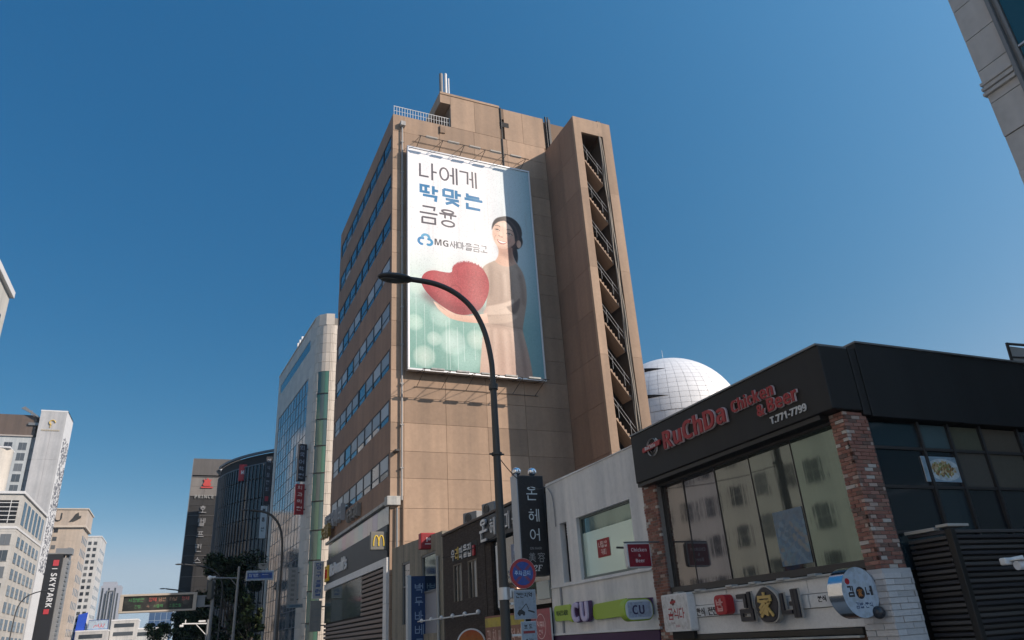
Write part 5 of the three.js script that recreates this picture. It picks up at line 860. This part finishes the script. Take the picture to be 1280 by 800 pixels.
{ // white hotel tower with perforated side
  const b = thing('white_hotel_tower', 'tall white hotel slab with gold emblem and perforated side', 'hotel', [-47.9, 0, -250]);
  const wm = std([.60, .60, .61], .6, { map: TEX.wall });
  for (let f = 0; f < 5; f++) for (let s = 0; s < 2; s++) mesh('panel', bx(s * 3.55 + .015, s * 3.55 + 3.535, f * 15 + .015, f * 15 + 14.98 - (f === 4 ? .2 : 0), -.2, 0), wm, b);
  mesh('core', bx(.05, 6.6, 0, 74.7, -12, -.2), M.greyPanel, b); mesh('edge_trim', [bx(6.9, 7.1, 0, 75.2, -12, .05), bx(-.1, 7.1, 74.8, 75.2, -12, .06)], M.white, b);
  const g = []; for (let i = 0; i < 700; i++) { const y = rr(28, 67) , z = rr(-11.6, -.4), w = rr(.18, .5), h = rr(.2, .7); g.push(bx(7.08, 7.14 + .06 * rnd(), y, y + h, z - w, z)); }
  const m = mesh('perforation', g, std([.12, .13, .16], .7), b); m.userData.kind = 'stuff';
  mesh('side_screen', bx(6.6, 7.08, 0, 74.6, -11.9, -.2), std([.55, .56, .6], .7), b);
  const e = thing('gold_emblem', 'small gold emblem high on the white hotel slab', 'emblem', [-47.9, 0, -249.95]); const tq = new THREE.TorusGeometry(.75, .17, 8, 24, 4.6); tq.translate(3.5, 71.3, .1); mesh('curl', [ready(tq), bx(3.0, 3.25, 69.7, 71.2, .02, .16)], std([.6, .42, .12], .4), e); mesh('line', range(8, (i) => bx(1.0 + i * .62, 1.4 + i * .62, 68.7, 69.1, .02, .1)), std([.45, .38, .26], .5), e);
  const w = thing('hotel_wing', 'pale hotel wing with brown roof beside the white hotel slab', 'hotel', [-48.2, 0, -251]);
  mesh('wall', bx(-30, -1.0, 0, 67, -14, 0), std([.58, .62, .64], .7, { map: TEX.wall }), w); mesh('slot', bx(-1.0, .2, 0, 67, -12, -1), std([.3, .31, .33], .8), w);
  mesh('roof', [bx(-30, -.6, 67, 73.8, -13, -.6)], std([.16, .12, .10], .85, { map: TEX.wall }), w); mesh('eave', bx(-30, -.8, 66.9, 67.3, -14, .4), std([.4, .36, .33], .7), w);
  winGrid(w, winDark, [-3.9, -7.6, -11.4, -15], range(14, (i) => 62.9 - i * 3.15), 2.1, 2.2, 0, 0, { frame: M.greyPole });
  mesh('roof_fin', [extrude([[-5.2, 75.6], [.3, 72.6], [.3, 72.9], [-4.2, 76.2]], .4), cyl(.12, .12, [-2.5, 73.8, -1], [-2.5, 75.4, -1], 6), bx(-2.6, .2, 70.6, 71.4, -.6, -.1)], M.steel, w);
  const dk = std([.3, .31, .33], .8); for (let i = 0; i < 16; i++) mesh('balcony', bx(-.98, .18, 63.5 - i * 3.15, 64.5 - i * 3.15, -1, -.7), dk, w);
}
{ // black hotel sign slab
  const b = thing('black_hotel_slab', 'narrow black slab with white vertical letters before the beige hotel', 'hotel', [-35.9, 0, -230]);
  mesh('wall', bx(0, 3.55, 0, 30.4, -4, 0), std([.018, .018, .02], .6), b); mesh('side', bx(3.56, 4.5, 0, 29.6, -9, -1.4), std([.32, .33, .34], .7, { map: TEX.wall }), b);
  range(22, (i) => mesh('louvre', bx(4.5, 4.75, 5 + i * 1.1, 5.6 + i * 1.1, -5, -2), M.steel, b));
  mesh('roof_plant', [bx(1.6, 5.4, 30.4, 31.9, -3.8, -.4), bx(3.9, 4.6, 29.6, 32.4, -7, -3)], M.greyPole, b); mesh('parapet', bx(-.1, 3.6, 30.4, 30.7, -4, .05), M.greyPanel, b);
  const s = thing('vertical_lettering', 'white vertical letters between red squares on the black slab', 'building sign', [-35.9, 0, -229.95]);
  [...'SKYPARK'].forEach((c, i) => { const g = latin(c, 1.35, .1); g.computeBoundingBox(); const q = g.boundingBox, mx = (q.max.x + q.min.x) / 2; g.translate(-mx, -.6, 0); g.rotateZ(-Math.PI / 2); g.translate(2.2 , 25.2 - i * 1.25, .0); mesh('letter', g, M.white, s); });
  mesh('red_square', rbx(1.6, 2.9, 27.4, 28.9, 0, .1, .03), std([.5, .05, .06], .5), s); mesh('red_square', rbx(1.4, 2.6, 15.6, 16.8, 0, .1, .03), std([.5, .05, .06], .5), s); mesh('bar', bx(1.6, 2.8, 26.6, 26.8, 0, .08), M.white, s);
}
{ // beige hotel
  const b = thing('beige_hotel', 'beige hotel block with a dark leaf shaped emblem on its crown', 'hotel', [-35.0, 0, -280], -.0);
  const bm = std([.62, .53, .45], .85, { map: TEX.wall }), bm2 = std([.56, .48, .41], .85, { map: TEX.wall });
  mesh('wall', bx(-24, -.05, 0, 44.6, -15, -.05), bm2, b); for (let f = 0; f < 11; f++) mesh('stone_band', bx(-24, 0, f * 4.05 + .01, f * 4.05 + 4.04, -15, 0), bm, b);
  mesh('crown', bx(-24, .5, 45.2, 50.3, -15.6, .5), bm, b); mesh('cornice', [bx(-24, .8, 50.3, 50.7, -16, .8), bx(-24, .7, 44.6, 45.2, -15.9, .7)], std([.56, .5, .43], .8), b);
  winGrid(b, winDark, [-8.3], range(10, (i) => 43 - i * 2.6), 1.2, 1.3, .02, 0); winGrid(b, winDark, range(4, (i) => -1.2 - i * 3.6), range(9, (i) => 40 - i * 4.05), 1.6, 2.2, .02, 1);
  const e = thing('leaf_emblem', 'dark leaf emblem and curl on the crown of the beige hotel', 'emblem', [-35, 0, -279.45]); mesh('leaf', moved(extrude([[0, 0], [1.6, .2], [3.2, 1.2], [3.3, 2.0], [2.6, 1.9], [2.4, 3.1], [1.6, 2.6], [1.0, 1.4]], .12), -4.4, 46.3, 0), M.pole, e); const tq = new THREE.TorusGeometry(.9, .17, 8, 20, 3.6); tq.rotateZ(2.8); tq.translate(-7.6, 47.6, .1); mesh('curl', [ready(tq), bx(-6.9, -6.6, 47.4, 49.2, .02, .18)], M.pole, e);
}
{ // white gridded tower, grey tower, low blocks in the distance
  const b = thing('white_grid_tower', 'white tower with a grid of square windows beyond the beige hotel', 'tower block', [-34.5, 0, -330]);
  mesh('wall', bx(-16, 0, 0, 48.4, -20, 0), std([.70, .70, .69], .75, { map: TEX.wall }), b); winGrid(b, winDark, range(5, (i) => -2.3 - i * 1.9), range(17, (i) => 45.4 - i * 2.3), 1.15, 1.25, .02, 0); winGrid(b, winDark, range(4, (i) => -1.4 - i * 4.6), range(12, (i) => 43 - i * 3.4), 2.2, 1.2, .02, 1); mesh('parapet', bx(-16, .2, 48.4, 48.8, -20, .2), M.white, b);
  const t = thing('grey_stepped_tower', 'distant grey tower with vertical strips below the white grid tower', 'tower block', [-48.4, 0, -500]); mesh('wall', [bx(0, 10.3, 0, 44.2, -14, 0), bx(.8, 7.6, 44.2, 46.4, -12, -.8)], std([.33, .35, .40], .7), t); range(6, (i) => mesh('window_strip', bx(.6 + i * 1.6, 1.5 + i * 1.6, 2, 43 - (i % 2) * 3, 0, .05), winDark[i % 2], t)); mesh('frame_panel', [bx(3.4, 3.9, 4, 41, .05, .6), bx(6.8, 7.3, 4, 41, .05, .6), bx(3.4, 7.3, 41, 41.6, .05, .6)], M.greyPole, t);
  const s = thing('blue_banner_sign', 'bright blue vertical banner at the far end of the left side', 'banner', [-38.8, 0, -329.5]); mesh('sheet', extrude([[0, 4], [3.3, 4], [4.0, 21], [1.0, 20.3]], .3), std([.02, .08, .5], .5), s); mesh('mast', cyl(.15, .15, [3.9, 0, -.2], [3.9, 21, -.2], 6), M.white, s);
  const h = thing('rooftop_hoarding', 'pale blue rooftop hoarding with a pink scribble above the low white blocks', 'hoarding', [-34, 0, -328]); mesh('board', bx(0, 6.6, 14.3, 18.2, -.4, -.02), M.blue, h); mesh('print', sheet(.15, 6.45, 14.5, 18.0, 0), printed(256, 140, (c, w, k) => { fillBack(c, '#aebfcf', w, k); c.strokeStyle = '#c2606c'; c.lineWidth = 10; c.beginPath(); c.moveTo(70, 100); c.bezierCurveTo(90, 20, 110, 120, 130, 60); c.bezierCurveTo(140, 110, 160, 110, 170, 60); c.bezierCurveTo(185, 120, 200, 100, 214, 50); c.stroke(); c.fillStyle = '#7f9ac0'; c.fillRect(0, 112, w, 28); }), h);
  const low = (x0, x1, y, z, k, label, n = 3) => { const o = thing('low_building', label, 'building', [x0, 0, z]); const wd = x1 - x0; mesh('wall', bx(0, wd, 0, y, -14, 0), std(k, .8, { map: TEX.wall }), o); mesh('parapet', bx(-.1, wd + .1, y, y + .5, -14, .1), M.white, o); for (let f = 0; f < n; f++) mesh('window_band', bx(wd * .12, wd * .86, y - 2.4 - f * 3, y - 1.0 - f * 3, 0, .04), winDark[f % 4], o); return o; };
  low(-37.5, -27.2, 14.2, -326, [.62, .61, .6], 'low white block under the rooftop hoarding', 3); low(-27.0, -17.8, 17.8, -335, [.66, .65, .63], 'low white block with dark window bands left of the traffic board', 4);
  low(-29.6, -24.8, 20.4, -420, [.5, .3, .28], 'distant block with a pink top behind the low white blocks', 2); low(-20, -7, 14.5, -340, [.58, .6, .6], 'distant pale block under the traffic board', 3);
  const g = thing('blue_glass_building', 'distant blue glass block under the traffic board', 'building', [-17.9, 0, -420]); mesh('wall', bx(0, 10.5, 0, 24.6, -10, 0), std([.3, .36, .42], .5), g); for (let i = 0; i < 4; i++) for (let j = 0; j < 6; j++) mesh('pane', bx(.2 + i * 2.6, 2.6 + i * 2.6, 3 + j * 3.6, 6.4 + j * 3.6, 0, .05), new THREE.MeshPhysicalMaterial({ color: lin(.05, .10, .2), roughness: .1, ior: 1.8 }), g); mesh('coping', bx(-.2, 10.7, 24.6, 25.3, -10, .2), M.white, g);
}
// ---------------------------------------------------------------- street furniture and trees along the road
{
  // traffic message board on its mast
  const s = thing('message_board', 'framed electronic traffic board with green and red text over the road', 'traffic board', [-4.52, 0, -60], 0);
  mesh('box', rbx(0, 4.95, 6.28, 7.5, -.35, -.02, .03), std([.42, .38, .33], .7, { map: TEX.metal }), s);
  mesh('rim', [rbx(0, 4.95, 7.36, 7.5, -.02, .1, .02), rbx(0, 4.95, 6.28, 6.4, -.02, .1, .02), rbx(0, .22, 6.4, 7.36, -.02, .1, .02), rbx(4.7, 4.95, 6.4, 7.36, -.02, .1, .02)], std([.42, .38, .33], .7), s);
  const led = new THREE.MeshStandardMaterial({ map: picture(640, 140, ledArt), emissiveMap: picture(640, 140, ledArt), emissive: 0xffffff, emissiveIntensity: .13, roughness: .5 });
  mesh('display', sheet(.2, 4.72, 6.38, 7.38, .0), led, s);
  mesh('bracket', [bx(4.9, 6.0, 7.18, 7.28, -.3, -.1), bx(4.9, 6.0, 6.5, 6.6, -.3, -.1), bx(4.98, 5.5, 6.6, 7.18, -.25, -.15)], M.greyPole, s);
  mesh('mast', [cyl(.16, .11, [6.0, 0, -.2], [6.0, 8.3, -.2], 12)], M.greyPole, s);
  const pt = new THREE.PointLight(0xffc0a0, .3, 0, 2); pt.position.set(2.4, 6.9, .45); pt.castShadow = true; s.add(pt);
  const sig = (name, label, x, y, z, turn) => { const o = thing(name, label, 'traffic signal', [x, y, z], turn); mesh('housing', rbx(-.2, .2, -.62, .62, -.14, .14, .06), std([.05, .06, .06], .6), o); for (const k of [-1, 0, 1]) { const v = new THREE.CylinderGeometry(.15, .15, .22, 14, 1, true); v.rotateX(Math.PI / 2); v.translate(0, k * .4, .2); mesh('visor', ready(v), M.dark, o); } mesh('mount', bx(-.05, .05, .6, .8, -.05, .05), M.pole, o); return o; };
  const q = thing('signal_mast', 'grey mast with a side arm in front of the dark trees', 'mast', [3.08, 0, -60]);
  mesh('pole', cyl(.12, .085, [0, 0, 0], [.03, 9.2, 0], 12), M.greyPole, q); mesh('arm', [cyl(.05, .05, [0, 8.38, 0], [-1.95, 8.45, 0], 8), cyl(.03, .03, [0, 7.8, 0], [-.5, 8.37, 0], 6)], M.greyPole, q);
  sig('traffic_signal', 'dark traffic signal hanging from the side arm before the trees', 1.3, 7.6, -60, 2.4);
  const l1 = thing('signal_lamp', 'round pale camera lamp on the end of the side arm', 'camera', [1.15, 8.45, -60]); { const g = new THREE.SphereGeometry(.17, 16, 10); mesh('globe', [ready(g), cyl(.1, .08, [0, 0, 0], [.4, .05, 0], 10)], M.white, l1); }
  const a2 = thing('camera_mast', 'low pale arm with small cameras under the traffic board', 'camera mast', [1.25, 0, -57]); mesh('pole', cyl(.08, .07, [0, 0, 0], [0, 5.5, 0], 10), M.greyPole, a2); mesh('arm', [cyl(.05, .05, [0, 5.25, 0], [-1.6, 5.3, 0], 8), cyl(.03, .03, [0, 4.5, 0], [-.75, 5.26, 0], 6)], M.white, a2); mesh('camera', [rbx(-1.75, -1.5, 5.1, 5.25, -.1, .1, .04), rbx(-.6, -.15, 5.35, 5.47, -.08, .08, .03), cyl(.04, .04, [-1.4, 5.3, 0], [-1.4, 5.55, 0], 6)], M.white, a2);
  // street name sign and its round badge
  const n = thing('street_name_sign', 'blue street name sign with white border beside the glass office', 'street sign', [3.68, 0, -60.5], 0); mesh('plate', rbx(0, 2.0, 8.22, 8.92, -.06, -.01, .02), M.alu, n); mesh('print', sheet(.03, 1.97, 8.25, 8.89, -.004), printed(260, 84, (c, w, h) => { fillBack(c, '#8da0b4', w, h); c.fillStyle = '#1f4796'; c.fillRect(10, 16, w - 24, h - 30); c.fillStyle = '#c3d2e6'; write(c, '퇴계로', 24, 26, 30, 4); c.fillRect(150, 32, 60, 5); }), n); mesh('pole', cyl(.06, .06, [2.35, 0, -.1], [2.35, 9, -.1], 8), M.greyPole, n);
  const n2 = thing('round_badge_sign', 'pale shield badge above the blue street name sign', 'road sign', [4.85, 9.2, -60.6], 0); mesh('plate', moved(extrude([[-.35, .25], [-.3, -.1], [0, -.25], [.3, -.1], [.35, .25]], .04, [], .01), 0, 0, 0), M.greyPanel, n2); mesh('arrow', moved(extrude([[-.2, .12], [.2, .12], [0, -.02]], .02), 0, .05, .055), M.pole, n2);
  const n3 = thing('small_blue_sign', 'small blue sign low in front of the glass office', 'street sign', [8.4, 0, -75.5], 0); mesh('plate', rbx(0, 1.5, 6.9, 7.25, -.05, 0, .02), M.steel, n3); mesh('print', sheet(.03, 1.47, 6.93, 7.22, .004), printed(160, 40, (c, w, h) => { fillBack(c, '#6f8796', w, h); c.fillStyle = '#335f7e'; c.fillRect(26, 10, 110, 20); }), n3); mesh('pole', cyl(.05, .05, [-.6, 0, -.03], [-.6, 7.4, -.03], 8), M.pole, n3);
  // further street lamps
  const lamp = (name, label, P, pts, r, head) => { const o = thing(name, label, 'street lamp', P, 0); mesh('pole', tube(pts, r, 50, 10), M.pole, o); const h = new THREE.SphereGeometry(.42, 18, 10); h.scale(1, .2, .4); h.translate(...head); mesh('lamp_head', ready(h), std([.07, .07, .07], .5), o); };
  lamp('street_lamp', 'dark street lamp with a curved arm before the glass office', [7.66, 0, -75], [[0, 0, 0], [0, 6, 0], [-.03, 12.4, 0], [-.2, 13.7, 0], [-.6, 14.7, 0], [-1.2, 15.35, 0], [-1.95, 15.7, 0], [-3.2, 15.85, 0]], .11, [-3.7, 15.88, 0]);
  lamp('street_lamp', 'grey street lamp whose arm crosses the dark hotel', [3.2, 0, -92], [[0, 0, 0], [0, 8, 0], [-.1, 10.6, 0], [-.7, 11.7, 0], [-1.8, 12.35, 0], [-3.0, 12.6, 0], [-4.2, 12.75, 0]], .08, [-4.75, 12.78, 0]);
  lamp('street_lamp', 'small street lamp above the message board', [0, 0, -120], [[0, 0, 0], [0, 10.2, 0], [-.2, 11.5, 0], [-1.2, 12.0, 0], [-3.4, 12.4, 0]], .09, [-3.8, 12.42, 0]);
  lamp('street_lamp', 'pale street lamp at the lower left before the black hotel slab', [-26.5, 0, -150], [[0, 0, 0], [0, 10, 0], [.2, 12.5, 0], [.9, 13.9, 0], [2.2, 14.7, 0], [4.2, 15.1, 0]], .09, [4.6, 15.15, 0]);
}
function ledArt(c, w, h) {
  fillBack(c, '#0e1110', w, h); const g = '#2f7a41', r = '#9e3b38', o = '#8e6a55';
  c.fillStyle = g; write(c, '시청방면', 50, 20, 34, 5); c.fillStyle = r; write(c, '정체', 230, 20, 34, 5); c.fillStyle = o; write(c, '남산', 320, 20, 34, 5); write(c, '터널', 420, 20, 34, 5); c.fillStyle = r; write(c, '정체', 530, 20, 34, 5);
  c.fillStyle = g; write(c, '원활', 110, 84, 28, 4); c.fillStyle = o; write(c, '속', 216, 84, 28, 4); c.fillStyle = g; write(c, '서울역', 280, 84, 28, 4); write(c, '소통원활', 420, 84, 28, 4);
}
// trees: tapered trunks, limbs, crowns of many small leaves in clumps
const leafMat = [[.045, .075, .025], [.065, .10, .03], [.03, .05, .02], [.12, .15, .04]].map((c) => std(c, .8, { transparent: false }));
function tree(label, x, z, h, cr, n, mats, squash = 1, low = .35) {
  const t = thing('street_tree', label, 'tree', [x, 0, z]); const bark = std([.09, .075, .06], .9);
  const limbs = [cyl(.22, .12, [0, 0, 0], [.1, h * .6, 0], 9)], clumps = [];
  for (let i = 0; i < 26; i++) { const a = rr(0, 6.28), y = h * rr(low, .97), rad = cr * Math.sqrt(Math.max(.04, 1 - Math.pow((y / h - .62) / .42, 2))) * rr(.35, 1); const p = [rad * Math.cos(a), y, rad * Math.sin(a) * squash]; clumps.push([...p, rr(.5, 1.05) * cr * .38]); if (i % 2) limbs.push(cyl(.07, .025, [.05, h * rr(.35, .58), 0], p, 5)); }
  mesh('trunk', limbs, bark, t);
  for (let m = 0; m < mats.length; m++) { const v = [], nn = [];
    for (let i = 0; i < n / mats.length; i++) { const [cx, cy, cz, r] = clumps[Math.floor(rnd() * clumps.length)], u = new THREE.Vector3(rr(-1, 1), rr(-1, 1), rr(-1, 1)).normalize().multiplyScalar(r * Math.pow(rnd(), .45)); const P = new THREE.Vector3(cx, cy + u.y * .75, cz).add(new THREE.Vector3(u.x, 0, u.z)), A = new THREE.Vector3(rr(-1, 1), rr(-1, 1), rr(-1, 1)).normalize(), B = new THREE.Vector3(rr(-1, 1), rr(-.6, .6), rr(-1, 1)).cross(A).normalize(), l = rr(.09, .19); const N = A.clone().cross(B).normalize(); if (N.y < 0) N.negate();
      const a = P.clone().addScaledVector(A, l), b = P.clone().addScaledVector(B, l * .5), c = P.clone().addScaledVector(A, -l), d = P.clone().addScaledVector(B, -l * .5); for (const k of [a, b, c, a, c, d]) { v.push(k.x, k.y, k.z); nn.push(N.x, N.y, N.z); } }
    const g = new THREE.BufferGeometry(); g.setAttribute('position', new THREE.Float32BufferAttribute(v, 3)); g.setAttribute('normal', new THREE.Float32BufferAttribute(nn, 3)); g.setAttribute('uv', new THREE.Float32BufferAttribute(new Float32Array(v.length / 3 * 2), 2)); const cm = new THREE.Mesh(g, mats[m]); cm.name = m ? 'crown_' + String(m).padStart(3, '0') : 'crown'; cm.castShadow = cm.receiveShadow = true; t.add(cm); }
  return t;
}
tree('large dark green tree below the dark curved glass building', 4.6, -101, 14.6, 5.0, 26000, [leafMat[0], leafMat[1], leafMat[2]], .8, .3);
tree('smaller dark tree left of the large one behind the signal mast', .8, -108, 9.6, 3.2, 8000, [leafMat[0], leafMat[2]], .9, .3);
tree('yellow green young tree between the mast and the street name sign', 5.9, -84, 8.6, 1.5, 3500, [leafMat[3], leafMat[1]], 1, .4);
tree('light green tree at the bottom under the traffic board', -3.2, -112, 7.6, 3.0, 7000, [leafMat[3], leafMat[1]], .9, .3);
tree('dark low tree at the bottom beyond the traffic board', -1.0, -125, 9.2, 3.4, 4000, [leafMat[0], leafMat[1]], .9, .3);

// overhead wires
{
  const sag = (a, b, d) => Array.from({ length: 13 }, (_, i) => { const t = i / 12; return [a[0] + (b[0] - a[0]) * t, a[1] + (b[1] - a[1]) * t - d * 4 * t * (1 - t), a[2] + (b[2] - a[2]) * t]; });
  const wire = (label, a, b, d, r) => { const w = mesh(numbered('overhead_wire'), tube(sag(a, b, d), r, 40, 5), M.rubber); w.userData = { label, category: 'wire' }; scene.add(w); };
  wire('thin wire between the signal mast and the glass office lamp', [3.1, 8.9, -60], [7.6, 10.6, -75], .5, .018);
  wire('dark cable along the front of the brown building', [11.38, 7.0, -36], [11.38, 7.6, -24.4], .35, .016);
  wire('dark cable from the concrete shop roof edge to the lamp post', [11.4, 8.05, -23.6], [7.05, 7.5, -17.3], .35, .012);
}
renderer.render(scene, camera);
